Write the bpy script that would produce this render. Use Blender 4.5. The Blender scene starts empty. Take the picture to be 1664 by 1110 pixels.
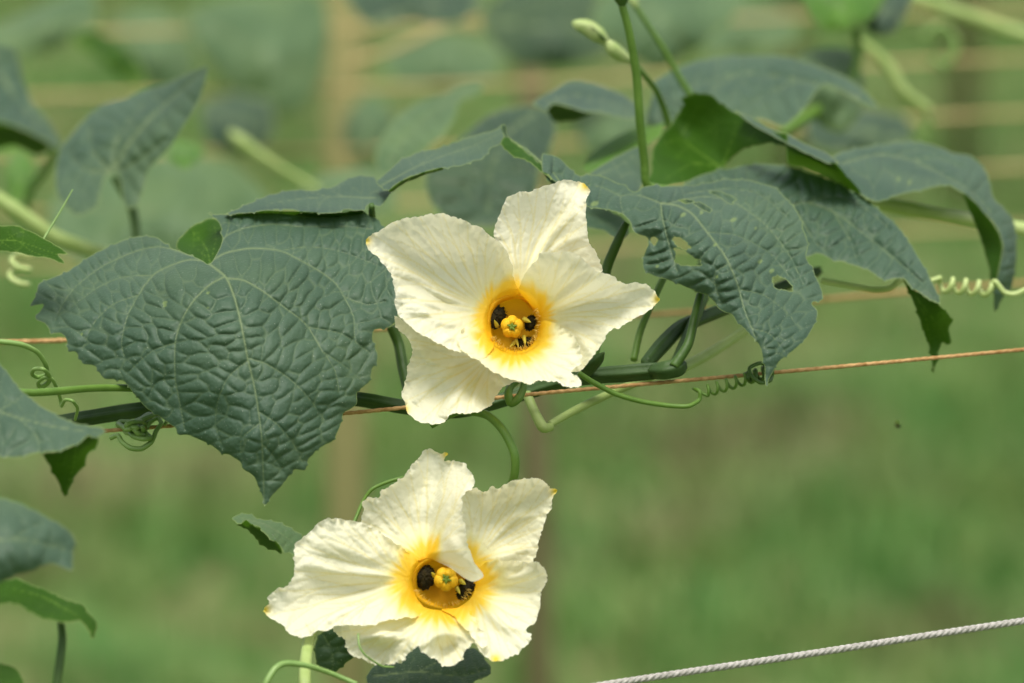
import bpy, math, random
import numpy as np
from mathutils import Vector
from mathutils.geometry import delaunay_2d_cdt
random.seed(7); rng = np.random.default_rng(7)
sc = bpy.context.scene
COL = sc.collection
R = math.radians

# ------------------------------------------------------------------ camera
PITCH = R(8.0); CZ = 1.32; FD = 1.6; FW = 0.18      # FW: frame width per metre of depth (200 mm on 36 mm)
CAM = np.array([0, 0, CZ]); FWD = np.array([0, math.cos(PITCH), -math.sin(PITCH)])
UPV = np.array([0, math.sin(PITCH), math.cos(PITCH)]); RGT = np.array([1.0, 0, 0])
def P(u, v, z):
    """photo pixel (1664 wide) and millimetres towards the camera from the focus plane -> world points"""
    u = np.asarray(u, float); v = np.asarray(v, float); z = np.asarray(z, float)
    D = (FD - z/1000.0)[..., None]
    return CAM + D*(FWD + ((u-832)/1664*FW)[..., None]*RGT - ((v-555)/1664*FW)[..., None]*UPV)
def T(ox, oy, s):
    def f(*a):
        return [(ox+p[0]/s, oy+p[1]/s)+tuple(p[2:]) for p in a]
    return f
c0 = T(0,0,1); c1 = T(560,270,2.522); c2 = T(400,700,2.707); c3 = T(0,260,1.914); c4 = T(940,120,2.055)
c5 = T(0,0,2.521); c6 = T(560,0,2.521); c7 = T(1100,0,2.523); c8 = T(0,560,2.018)

cd = bpy.data.cameras.new('camera'); cam = bpy.data.objects.new('camera', cd); COL.objects.link(cam)
cam.location = CAM; cam.rotation_euler = (math.pi/2-PITCH, 0, 0)
cd.lens = 200; cd.sensor_width = 36; cd.clip_start = .05; cd.clip_end = 3000
cd.dof.use_dof = True; cd.dof.focus_distance = FD; cd.dof.aperture_fstop = 11.5
sc.camera = cam

# ------------------------------------------------------------------ light
SUN_EL, SUN_AZ = R(68), R(-25)       # azimuth measured from behind the camera
w = bpy.data.worlds.new('World'); sc.world = w; w.use_nodes = True
nt = w.node_tree; bg = nt.nodes['Background']
sky = nt.nodes.new('ShaderNodeTexSky'); sky.sky_type = 'NISHITA'; sky.sun_disc = False
sky.sun_elevation = SUN_EL; sky.sun_rotation = R(180)+SUN_AZ; sky.dust_density = 4; sky.air_density = 1.0
hs = nt.nodes.new('ShaderNodeHueSaturation'); hs.inputs['Saturation'].default_value = .35   # thin overcast
nt.links.new(sky.outputs[0], hs.inputs['Color']); nt.links.new(hs.outputs[0], bg.inputs[0]); bg.inputs[1].default_value = 0.13
sl = bpy.data.lights.new('sun', 'SUN'); so = bpy.data.objects.new('sun', sl); COL.objects.link(so)
sl.energy = 1.9; sl.angle = R(22); sl.color = (1.0, .96, .88)
sd = Vector((-math.sin(SUN_AZ)*math.cos(SUN_EL)*-1, -math.cos(SUN_AZ)*math.cos(SUN_EL), math.sin(SUN_EL)))
so.rotation_euler = sd.to_track_quat('Z', 'Y').to_euler(); so.location = (0, -2, 5)
sc.view_settings.view_transform = 'Standard'; sc.view_settings.look = 'None'
sc.view_settings.exposure = 0.66; sc.view_settings.gamma = 1
sc.render.engine = 'CYCLES'
sc.cycles.transparent_max_bounces = 8; sc.cycles.max_bounces = 8

# ------------------------------------------------------------------ helpers
def tag(o, label=None, cat=None, group=None, kind=None):
    if label: o['label'] = label
    if cat: o['category'] = cat
    if group: o['group'] = group
    if kind: o['kind'] = kind
    return o
def empty(name, pt, label, cat, group=None):
    o = bpy.data.objects.new(name, None); COL.objects.link(o); o.location = pt; o.empty_display_size = .01
    return tag(o, label, cat, group)
def build(name, V, F, mat, parent=None, org=None, attrs=None, smooth=True):
    V = np.asarray(V, float)
    if parent is not None: org = np.array(parent.get('_w', parent.location)); base = org
    elif org is None: org = V.mean(0); base = org
    else: base = np.array(org)
    me = bpy.data.meshes.new(name); me.from_pydata((V-base).tolist(), [], F); me.update()
    if smooth: me.polygons.foreach_set('use_smooth', [True]*len(me.polygons))
    if attrs is not None:
        a = me.color_attributes.new('M', 'FLOAT_COLOR', 'POINT')
        a.data.foreach_set('color', np.asarray(attrs, np.float32).ravel())
    me.materials.append(mat)
    o = bpy.data.objects.new(name, me); COL.objects.link(o)
    if parent is not None: o.parent = parent
    else: o.location = base
    return o

def spline(pts, step, closed=False):
    """Catmull-Rom through pts (n,k), resampled at about `step` (in the first two coordinates)"""
    p = np.array([list(q) for q in pts], float)
    n = len(p)
    if closed: q = np.vstack([p[-1], p, p[0], p[1]]); m = n
    else: q = np.vstack([2*p[0]-p[1], p, 2*p[-1]-p[-2]]); m = n-1
    out = []
    for i in range(m):
        a, b, c, d = q[i], q[i+1], q[i+2], q[i+3]
        k = max(2, int(np.linalg.norm((c-b)[:2])/step*1.5)+1)
        t = np.linspace(0, 1, k, endpoint=False)[:, None]
        # lower tension keeps traced corners
        m1 = (c-a)*.38; m2 = (d-b)*.38
        out.append((2*t**3-3*t**2+1)*b + (t**3-2*t**2+t)*m1 + (-2*t**3+3*t**2)*c + (t**3-t**2)*m2)
    out.append(p[:1] if closed else p[-1:])
    o = np.vstack(out)
    s = np.concatenate([[0], np.cumsum(np.linalg.norm(np.diff(o[:, :2], axis=0), axis=1)+1e-9)])
    k = max(3, int(s[-1]/step)+1)
    t = np.linspace(0, s[-1], k)
    r = np.stack([np.interp(t, s, o[:, j]) for j in range(o.shape[1])], 1)
    return r[:-1] if closed else r

def hsh(ix, iy, seed):
    h = (ix*374761393 + iy*668265263 + seed*2147483647) & 0xffffffff
    h = ((h ^ (h >> 13))*1274126177) & 0xffffffff
    return ((h ^ (h >> 16)) & 0xffff)/65535.0
def vn(x, y, seed=0):
    x = np.asarray(x, float); y = np.asarray(y, float)
    ix = np.floor(x).astype(np.int64); iy = np.floor(y).astype(np.int64)
    fx = x-ix; fy = y-iy; fx = fx*fx*(3-2*fx); fy = fy*fy*(3-2*fy)
    return (hsh(ix, iy, seed)*(1-fx)*(1-fy)+hsh(ix+1, iy, seed)*fx*(1-fy)
            + hsh(ix, iy+1, seed)*(1-fx)*fy+hsh(ix+1, iy+1, seed)*fx*fy)*2-1

def inside(P2, poly):
    x, y = P2[:, 0], P2[:, 1]; r = np.zeros(len(P2), bool)
    a = poly; b = np.roll(poly, -1, 0)
    for (x0, y0), (x1, y1) in zip(a[:, :2], b[:, :2]):
        if y0 == y1: continue
        c = ((y0 > y) != (y1 > y)) & (x < (x1-x0)*(y-y0)/(y1-y0)+x0)
        r ^= c
    return r
def segdist(P2, A, B):
    """min distance of points to segments, index of nearest"""
    best = np.full(len(P2), 1e9); idx = np.zeros(len(P2), int)
    for s in range(0, len(P2), 4000):
        q = P2[s:s+4000, None, :]; d = (B-A)[None]; L = (d**2).sum(-1)+1e-9
        t = np.clip(((q-A[None])*d).sum(-1)/L, 0, 1)
        e = ((q-A[None]-t[..., None]*d)**2).sum(-1)
        i = e.argmin(1); idx[s:s+4000] = i; best[s:s+4000] = np.sqrt(e[np.arange(len(i)), i])
    return best, idx
def tps(ctrl):
    c = np.array(ctrl, float); X = c[:, :2]/100; y = c[:, 2]; n = len(X)
    r2 = ((X[:, None]-X[None])**2).sum(-1); K = np.where(r2 > 0, .5*r2*np.log(r2+1e-20), 0)+np.eye(n)*.02
    Q = np.hstack([np.ones((n, 1)), X]); A = np.zeros((n+3, n+3)); A[:n, :n] = K; A[:n, n:] = Q; A[n:, :n] = Q.T
    wv = np.linalg.lstsq(A, np.concatenate([y, np.zeros(3)]), rcond=None)[0]
    def f(p):
        p = p[:, :2]/100; r = ((p[:, None]-X[None])**2).sum(-1)
        k = np.where(r > 0, .5*r*np.log(r+1e-20), 0)
        return k@wv[:n]+wv[n]+p@wv[n+1:]
    return f
def triangulate(outline, holes, step):
    """fill an outline (pixels) with a fine hex lattice of vertices"""
    lo = outline.min(0); hi = outline.max(0)
    gx = np.arange(lo[0], hi[0], step); gy = np.arange(lo[1], hi[1], step*.866)
    X, Y = np.meshgrid(gx, gy); X = X+(np.arange(len(gy)) % 2)[:, None]*step*.5
    G = np.stack([X.ravel(), Y.ravel()], 1)+rng.normal(0, step*.06, (X.size, 2))
    k = inside(G, outline)
    for h in holes: k &= ~inside(G, h)
    G = G[k]
    loops = [outline]+holes
    for l in loops:
        d, _ = segdist(G, l, np.roll(l, -1, 0)); G = G[d > step*.55]
    pts = np.vstack(loops+[G]); edges = []; s = 0
    for l in loops:
        n = len(l); edges += [(s+i, s+(i+1) % n) for i in range(n)]; s += n
    v, e, f, _, _, _ = delaunay_2d_cdt([Vector((float(a), float(b))) for a, b in pts], edges, [], 0, 1e-4)
    V = np.array([(p.x, p.y) for p in v]); F = np.array([t for t in f if len(t) == 3])
    c = V[F].mean(1); k = inside(c, outline)
    for h in holes: k &= ~inside(c, h)
    return V, F[k], loops
def flip_up(V2, F, flip):
    """pixel v grows downwards: make faces look at the camera, or away when flip"""
    a, b, c = V2[F[:, 0]], V2[F[:, 1]], V2[F[:, 2]]
    cr = (b[:, 0]-a[:, 0])*(c[:, 1]-a[:, 1])-(b[:, 1]-a[:, 1])*(c[:, 0]-a[:, 0])
    sw = (cr > 0) != flip
    F = F.copy(); F[sw] = F[sw][:, ::-1]
    return F

def quad(p0, p1, p2, n=12):
    t = np.linspace(0, 1, n)[:, None]; p0, p1, p2 = map(lambda q: np.array(q[:2], float), (p0, p1, p2))
    return (1-t)**2*p0+2*t*(1-t)*p1+t*t*p2

# ------------------------------------------------------------------ leaf blade
def blade_patch(outline, ctrl, veins=(), cell=20, amp=.55, flip=False, teeth=42, tooth=3.0, holes=(), step=3.0,
                rough_edge=.8, seed=1, spots=(), grad=None):
    ol = spline(outline, max(step*.8, 1.6), closed=True)
    n = len(ol); tg = np.roll(ol, -1, 0)-np.roll(ol, 1, 0); tg /= np.linalg.norm(tg, axis=1)[:, None]+1e-9
    area = .5*np.sum(ol[:, 0]*np.roll(ol[:, 1], -1)-np.roll(ol[:, 0], -1)*ol[:, 1])
    nr = np.stack([tg[:, 1], -tg[:, 0]], 1)*np.sign(area)
    ss = np.arange(n)*max(step*.8, 1.6)
    off = vn(ss/9., ss*0, seed)*rough_edge
    if teeth:
        p = ss/teeth+vn(ss/60., ss*0+3, seed)*.6; q = np.abs(((p+.5) % 1)-.5)*teeth
        off += tooth*np.exp(-(q/2.6)**2)-.25*tooth
    ol = ol+nr*off[:, None]
    hl = []
    for k_, h_ in enumerate(holes):
        q = spline(h_, max(step*.7, 1.5), closed=True); m_ = len(q); c_ = q.mean(0); w_ = np.arange(m_)
        q = q+(q-c_)*(.13*vn(w_*.9, w_*0+k_*7, seed+30)+.10*vn(w_*.4, w_*0+k_*5, seed+31))[:, None]; hl.append(q)
    V, F, loops = triangulate(ol, hl, step)
    V2 = V
    z = tps(ctrl)(V)
    A0 = np.vstack(loops); B0 = np.vstack([np.roll(l, -1, 0) for l in loops])
    de, _ = segdist(V, A0, B0)
    vein = np.zeros(len(V)); h = np.zeros(len(V)); edark = np.zeros(len(V))
    dm = np.full(len(V), 50.)
    if grad: amp = amp*np.interp(V[:, 1], [grad[0], grad[2]], [grad[1], grad[3]])
    sA, sB, sW = [], [], []
    for vv in veins:
        wd = vv[0]; c = spline(vv[1], 6)
        sA.append(c[:-1, :2]); sB.append(c[1:, :2]); sW.append(np.linspace(wd, wd*.45, len(c)-1)*.84)
    if sA:
        sA = np.vstack(sA); sB = np.vstack(sB); sW = np.concatenate(sW)
        dm, im = segdist(V, sA, sB)
        vein = np.exp(-(dm/(sW[im]))**2)*np.clip(.35+.38*sW[im], 0, 1)
    if cell:
        # seeds of the elongated blisters between the veins
        lo, hi = V.min(0), V.max(0); k = int(len(V)*step*step*.87/(cell*cell*2.6))
        S = V[rng.choice(len(V), max(6, k), replace=False)].astype(np.float32)
        sub = V[rng.choice(len(V), min(len(V), 9000), replace=False)].astype(np.float32)
        def metric(S):
            if len(sA) :
                _, i = segdist(S.astype(float), sA, sB); t = sB[i]-sA[i]; t /= np.linalg.norm(t, axis=1)[:, None]+1e-9
            else: t = np.tile([[0., 1.]], (len(S), 1))
            return t
        def dist(Pt, S, t):
            d = Pt[:, None, :]-S[None]; al = (d*t[None]).sum(-1); ac = d[..., 0]*t[None, :, 1]-d[..., 1]*t[None, :, 0]
            return al**2+(ac/2.6)**2
        for it in range(9):
            t = metric(S).astype(np.float32)
            own = np.concatenate([dist(sub[i:i+3000], S, t).argmin(1) for i in range(0, len(sub), 3000)])
            for j in range(len(S)):
                m = own == j
                if m.any(): S[j] = sub[m].mean(0)*.8+S[j]*.2
        t = metric(S).astype(np.float32)
        jx = vn(V[:, 0]/14, V[:, 1]/14, seed+5)*1.6; jy = vn(V[:, 0]/14+9, V[:, 1]/14, seed+6)*1.6
        W = (V+np.stack([jx, jy], 1)).astype(np.float32)
        f1 = np.empty(len(V)); f2 = np.empty(len(V)); own = np.empty(len(V), int)
        for i in range(0, len(V), 3000):
            dd = dist(W[i:i+3000], S, t); o2 = np.argpartition(dd, 1, axis=1)[:, :2]
            a = np.take_along_axis(dd, o2, 1); sw = a[:, 0] > a[:, 1]
            f1[i:i+3000] = np.sqrt(a.min(1)); f2[i:i+3000] = np.sqrt(a.max(1))
            own[i:i+3000] = np.where(sw, o2[:, 1], o2[:, 0])
        e = (f2-f1)*.5
        ca = rng.uniform(.75, 1.15, len(S))[own]
        fall = np.clip(de/14, 0.15, 1)
        q_ = np.clip(e/(cell*.42), 0, 1); h = amp*ca*(.45*(1-np.exp(-e/(cell*.13)))+.75*q_*(2-q_))*(1-np.exp(-dm/5.5))*fall*1.15
        h += amp*.09*vn(V[:, 0]/6.5, V[:, 1]/6.5, seed+8)+amp*.04*vn(V[:, 0]/3, V[:, 1]/3, seed+9)
        h -= amp*.7*np.exp(-dm/5)
        vein = np.maximum(vein, .30*np.exp(-(e/.9)**2)*(ca > .7))
        if flip: h = -h*.5
    z = z+h+1.2*vn(V[:, 0]/45, V[:, 1]/45, seed+20)*min(1, (cell or 20)/20)
    # margin curls a little
    z += -.6*np.exp(-de/4)
    sp = np.zeros(len(V))
    for (x, y, r) in spots: sp = np.maximum(sp, np.exp(-(np.hypot((V[:, 0]-x)*(1+.4*math.sin(x)), V[:, 1]-y+.3*(V[:, 0]-x))/(r*.75))**3))
    edge = np.exp(-de/1.3)
    F = flip_up(V, F, flip)
    return P(V[:, 0], V[:, 1], z), F, np.stack([vein, edge, sp, np.ones(len(V))], 1)
def merge(parts):
    Vs, Fs, As, s = [], [], [], 0
    for V, F, A in parts:
        Vs.append(V); Fs.append(np.asarray(F)+s); As.append(A); s += len(V)
    return np.vstack(Vs), [tuple(int(i) for i in f) for f in np.vstack(Fs)], np.vstack(As)

# ------------------------------------------------------------------ tubes
def tube(path, rad, sides=10, ridges=0, ramp=0.0, step=3.0, twist=0.0, strands=0, bump=0.0, cap=True, seed=0, space='px'):
    """path: (u,v,z) control points; rad: px at the focus plane (or list). returns V,F"""
    pp = np.array([list(q)[:3] for q in path], float)
    rr = np.array(rad if hasattr(rad, '__len__') else [rad]*len(pp), float)
    q = spline(np.hstack([pp, rr[:, None]]), step)
    W = P(q[:, 0], q[:, 1], q[:, 2]) if space == 'px' else q[:, :3]
    r = q[:, 3]*(FW*FD/1664) if space == 'px' else q[:, 3]
    n = len(W); t = np.gradient(W, axis=0); t /= np.linalg.norm(t, axis=1)[:, None]+1e-12
    N = np.zeros_like(W); a = np.cross(t[0], [0.3, .9, .2]); a /= np.linalg.norm(a); N[0] = a
    for i in range(1, n):
        v = N[i-1]-t[i]*np.dot(N[i-1], t[i]); N[i] = v/(np.linalg.norm(v)+1e-12)
    B = np.cross(t, N)
    s = np.concatenate([[0], np.cumsum(np.linalg.norm(np.diff(W, axis=0), axis=1))])
    th = np.linspace(0, 2*math.pi, sides, endpoint=False)
    TH, SS = np.meshgrid(th, s)
    rad_ = np.ones_like(TH)
    if ridges: rad_ += ramp*np.cos(ridges*TH+.4)
    if strands: rad_ *= 1-bump*(1-np.abs(np.sin((strands*TH+twist*SS)*.5)))
    else: rad_ += bump*vn(SS/r.mean()/2.5, TH*1.5, seed)
    rr_ = r[:, None]*rad_
    V = W[:, None]+rr_[..., None]*(np.cos(TH)[..., None]*N[:, None]+np.sin(TH)[..., None]*B[:, None])
    V = V.reshape(-1, 3); F = []
    for i in range(n-1):
        for j in range(sides):
            k = (j+1) % sides
            F.append((i*sides+j, i*sides+k, (i+1)*sides+k, (i+1)*sides+j))
    if cap:
        F.append(tuple(range(sides))[::-1]); F.append(tuple((n-1)*sides+j for j in range(sides)))
    return V, F
def join(parts):
    Vs, Fs, s = [], [], 0
    for V, F in parts:
        Vs.append(V); Fs += [tuple(int(i)+s for i in f) for f in F]; s += len(V)
    return np.vstack(Vs), Fs
def helix(a, b, rad, turns, z=None, grow=1.0, k=10, ph=0):
    a = np.array(a, float); b = np.array(b, float); n = int(turns*k)
    d = (b-a)[:2]; d = d/np.linalg.norm(d); nrm = np.array([-d[1], d[0]]); out = []
    for i in range(n+1):
        t = i/n; c = a+(b-a)*t; th = ph+2*math.pi*turns*t; r = rad*(1+(grow-1)*t)
        out.append((c[0]+nrm[0]*r*math.cos(th)+d[0]*r*.35*math.sin(th), c[1]+nrm[1]*r*math.cos(th)+d[1]*r*.35*math.sin(th), c[2]+.17*r*math.sin(th)))
    return out

# ------------------------------------------------------------------ materials
def mat(name):
    m = bpy.data.materials.new(name); m.use_nodes = True; n = m.node_tree
    n.nodes.clear(); out = n.nodes.new('ShaderNodeOutputMaterial'); return m, n, out
def mixc(n, fac, a, b, blend='MIX'):
    x = n.nodes.new('ShaderNodeMix'); x.data_type = 'RGBA'; x.blend_type = blend
    for sock, val in ((x.inputs[0], fac), (x.inputs[6], a), (x.inputs[7], b)):
        if hasattr(val, 'is_linked'): n.links.new(val, sock)
        elif isinstance(val, (int, float)): sock.default_value = val
        else: sock.default_value = (*val, 1)
    return x.outputs[2]
def noise(n, scale, detail=3, rough=.5, co=None):
    x = n.nodes.new('ShaderNodeTexNoise'); x.inputs['Scale'].default_value = scale
    x.inputs['Detail'].default_value = detail; x.inputs['Roughness'].default_value = rough
    if co is None:
        g = n.nodes.new('ShaderNodeNewGeometry'); co = g.outputs['Position']
    n.links.new(co, x.inputs['Vector']); return x.outputs['Fac']
def mrange(n, v, a, b, c=0., d=1.):
    x = n.nodes.new('ShaderNodeMapRange'); n.links.new(v, x.inputs[0])
    for i, q in enumerate((a, b, c, d)): x.inputs[i+1].default_value = q
    return x.outputs[0]
def leaf_material(name, top=(.040, .078, .047), top2=(.060, .105, .062), under=(.028, .080, .004), veincol=(.15, .20, .09), trans=.14, sheen=.32, rough=.58):
    m, n, out = mat(name)
    a = n.nodes.new('ShaderNodeAttribute'); a.attribute_name = 'M'; s = n.nodes.new('ShaderNodeSeparateColor'); n.links.new(a.outputs['Color'], s.inputs[0])
    g = n.nodes.new('ShaderNodeNewGeometry')
    c = mixc(n, mrange(n, noise(n, 38, 4), .35, .68), top, top2)
    # fine pale speckle of hairs and dust
    c = mixc(n, mrange(n, noise(n, 14, 3), .5, .7, 0, .55), c, tuple(q*w_ for q, w_ in zip(top2, (1.25, 1.15, .8))))
    sp = mrange(n, noise(n, 1900, 1, .5), .68, .78); c = mixc(n, sp, c, (.17, .21, .15))
    c = mixc(n, mrange(n, s.outputs[0], 0.05, 1, 0, .95), c, veincol)
    cu = mixc(n, mrange(n, noise(n, 60, 3), .3, .7), under, tuple(q*.75 for q in under))
    cu = mixc(n, mrange(n, s.outputs[0], 0.1, 1, 0, .6), cu, (.15, .27, .035))
    c = mixc(n, g.outputs['Backfacing'], c, cu)
    c = mixc(n, mrange(n, s.outputs[1], .3, 1, 0, .8), c, (.17, .23, .07))
    c = mixc(n, mrange(n, s.outputs[2], .2, .8, 0, .55), c, (.20, .27, .08))
    pr = n.nodes.new('ShaderNodeBsdfPrincipled'); n.links.new(c, pr.inputs['Base Color'])
    pr.inputs['Roughness'].default_value = rough
    n.links.new(mrange(n, g.outputs['Backfacing'], 0, 1, sheen, .12), pr.inputs['Specular IOR Level'])
    bm = n.nodes.new('ShaderNodeBump'); bm.inputs['Strength'].default_value = .35; bm.inputs['Distance'].default_value = .0003
    vo = n.nodes.new('ShaderNodeTexVoronoi'); vo.inputs['Scale'].default_value = 900; n.links.new(g.outputs['Position'], vo.inputs['Vector'])
    n.links.new(vo.outputs['Distance'], bm.inputs['Height']); n.links.new(bm.outputs[0], pr.inputs['Normal'])
    tr = n.nodes.new('ShaderNodeBsdfTranslucent'); tr.inputs['Color'].default_value = (.10, .26, .008, 1)
    mx = n.nodes.new('ShaderNodeMixShader'); mx.inputs[0].default_value = trans
    n.links.new(pr.outputs[0], mx.inputs[1]); n.links.new(tr.outputs[0], mx.inputs[2]); n.links.new(mx.outputs[0], out.inputs[0])
    return m
M_LEAF = leaf_material('leaf_glaucous')
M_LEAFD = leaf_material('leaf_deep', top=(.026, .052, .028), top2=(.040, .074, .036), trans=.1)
M_LEAFP = leaf_material('leaf_pale', top=(.070, .125, .052), top2=(.105, .170, .075), trans=.2)
M_LEAFB = leaf_material('leaf_bright', top=(.075, .19, .018), top2=(.10, .22, .025), trans=.3)

def petal_material():
    m, n, out = mat('petal_cream')
    a = n.nodes.new('ShaderNodeAttribute'); a.attribute_name = 'M'; s = n.nodes.new('ShaderNodeSeparateColor'); n.links.new(a.outputs['Color'], s.inputs[0])
    c = mixc(n, mrange(n, noise(n, 70, 4), .3, .7), (.83, .80, .58), (.85, .825, .635))
    c = mixc(n, mrange(n, s.outputs[1], 0, 1, 0, .6), c, (.85, .83, .67))
    c = mixc(n, mrange(n, s.outputs[0], 0.05, 1, 0, .85), c, (.78, .67, .22))
    r = n.nodes.new('ShaderNodeValToRGB'); n.links.new(s.outputs[2], r.inputs[0]); e = r.color_ramp.elements
    e[0].position = 0; e[0].color = (.85, .81, .58, 1); e[1].position = 1; e[1].color = (.84, .44, .006, 1)
    for p, col in ((.30, (.82, .77, .42, 1)), (.55, (.88, .60, .06, 1)), (.80, (.86, .50, .014, 1))):
        q = r.color_ramp.elements.new(p); q.color = col
    c = mixc(n, mrange(n, s.outputs[2], .02, .3), c, r.outputs[0])
    c = mixc(n, a.outputs['Alpha'], c, (.80, .60, .03))
    pr = n.nodes.new('ShaderNodeBsdfPrincipled'); n.links.new(c, pr.inputs['Base Color']); pr.inputs['Roughness'].default_value = .62
    pr.inputs['Specular IOR Level'].default_value = .25
    bm = n.nodes.new('ShaderNodeBump'); bm.inputs['Strength'].default_value = .5; bm.inputs['Distance'].default_value = .0004
    n.links.new(noise(n, 1100, 3), bm.inputs['Height']); n.links.new(bm.outputs[0], pr.inputs['Normal'])
    tr = n.nodes.new('ShaderNodeBsdfTranslucent'); n.links.new(c, tr.inputs['Color'])
    mx = n.nodes.new('ShaderNodeMixShader'); mx.inputs[0].default_value = .38
    n.links.new(pr.outputs[0], mx.inputs[1]); n.links.new(tr.outputs[0], mx.inputs[2]); n.links.new(mx.outputs[0], out.inputs[0])
    return m
M_PETAL = petal_material()
def simple(name, ca, cb, scale=200, rough=.5, spec=.4, bump=0, bscale=800, trans=0):
    m, n, out = mat(name)
    c = mixc(n, mrange(n, noise(n, scale, 4), .32, .68), ca, cb)
    pr = n.nodes.new('ShaderNodeBsdfPrincipled'); n.links.new(c, pr.inputs['Base Color'])
    pr.inputs['Roughness'].default_value = rough; pr.inputs['Specular IOR Level'].default_value = spec
    if bump:
        bm = n.nodes.new('ShaderNodeBump'); bm.inputs['Strength'].default_value = .6; bm.inputs['Distance'].default_value = bump
        n.links.new(noise(n, bscale, 3), bm.inputs['Height']); n.links.new(bm.outputs[0], pr.inputs['Normal'])
    if trans:
        tr = n.nodes.new('ShaderNodeBsdfTranslucent'); n.links.new(c, tr.inputs['Color'])
        mx = n.nodes.new('ShaderNodeMixShader'); mx.inputs[0].default_value = trans
        n.links.new(pr.outputs[0], mx.inputs[1]); n.links.new(tr.outputs[0], mx.inputs[2]); n.links.new(mx.outputs[0], out.inputs[0])
    else: n.links.new(pr.outputs[0], out.inputs[0])
    return m
M_VINE = simple('vine_dark_green', (.026, .060, .012), (.046, .092, .022), 120, .55, .3, .0002)
M_STEM = simple('stem_green', (.080, .165, .018), (.115, .215, .030), 150, .5, .4, .0002)
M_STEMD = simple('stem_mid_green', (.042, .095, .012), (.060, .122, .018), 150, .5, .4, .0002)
M_STEMP = simple('stem_pale', (.24, .33, .085), (.31, .40, .13), 150, .5, .4, .0002)
M_TEND = simple('tendril_green', (.14, .25, .05), (.20, .32, .08), 200, .45, .5)
M_TENDP = simple('tendril_pale', (.36, .46, .15), (.44, .52, .20), 200, .45, .5)
M_TWINE = simple('orange_twine', (.32, .17, .06), (.54, .34, .15), 500, .85, .2, .0003, 3000)
M_TWINEB = simple('tan_twine', (.40, .31, .14), (.48, .38, .18), 60, .9, .1)
M_ROPE = simple('white_rope', (.27, .26, .225), (.46, .44, .40), 900, .85, .2, .0003, 3500)
M_POST = simple('bamboo_tan', (.25, .235, .095), (.30, .275, .115), 8, .8, .2)
M_POSTB = simple('wood_brown', (.17, .15, .075), (.21, .18, .085), 8, .8, .2)
M_DARK = simple('dark_hair_pad', (.010, .008, .002), (.030, .022, .004), 900, .8, .2, .0005, 2500)
M_ANTH = simple('anther_yellow', (.78, .43, .008), (.84, .54, .02), 500, .6, .3, .0003, 2500, .15)
M_ANTHG = simple('anther_cleft_green', (.10, .16, .012), (.16, .22, .02), 500, .6, .3)
M_TAG = simple('stamen_tip', (.50, .42, .03), (.60, .50, .06), 500, .6, .3, 0, 0, .2)
M_HAIR = simple('throat_hair', (.88, .58, .08), (.92, .72, .22), 500, .8, .05, 0, 0, .3)
M_BUD = simple('bud_green', (.30, .42, .12), (.42, .50, .20), 300, .55, .4, .0002, 1500, .15)

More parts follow.
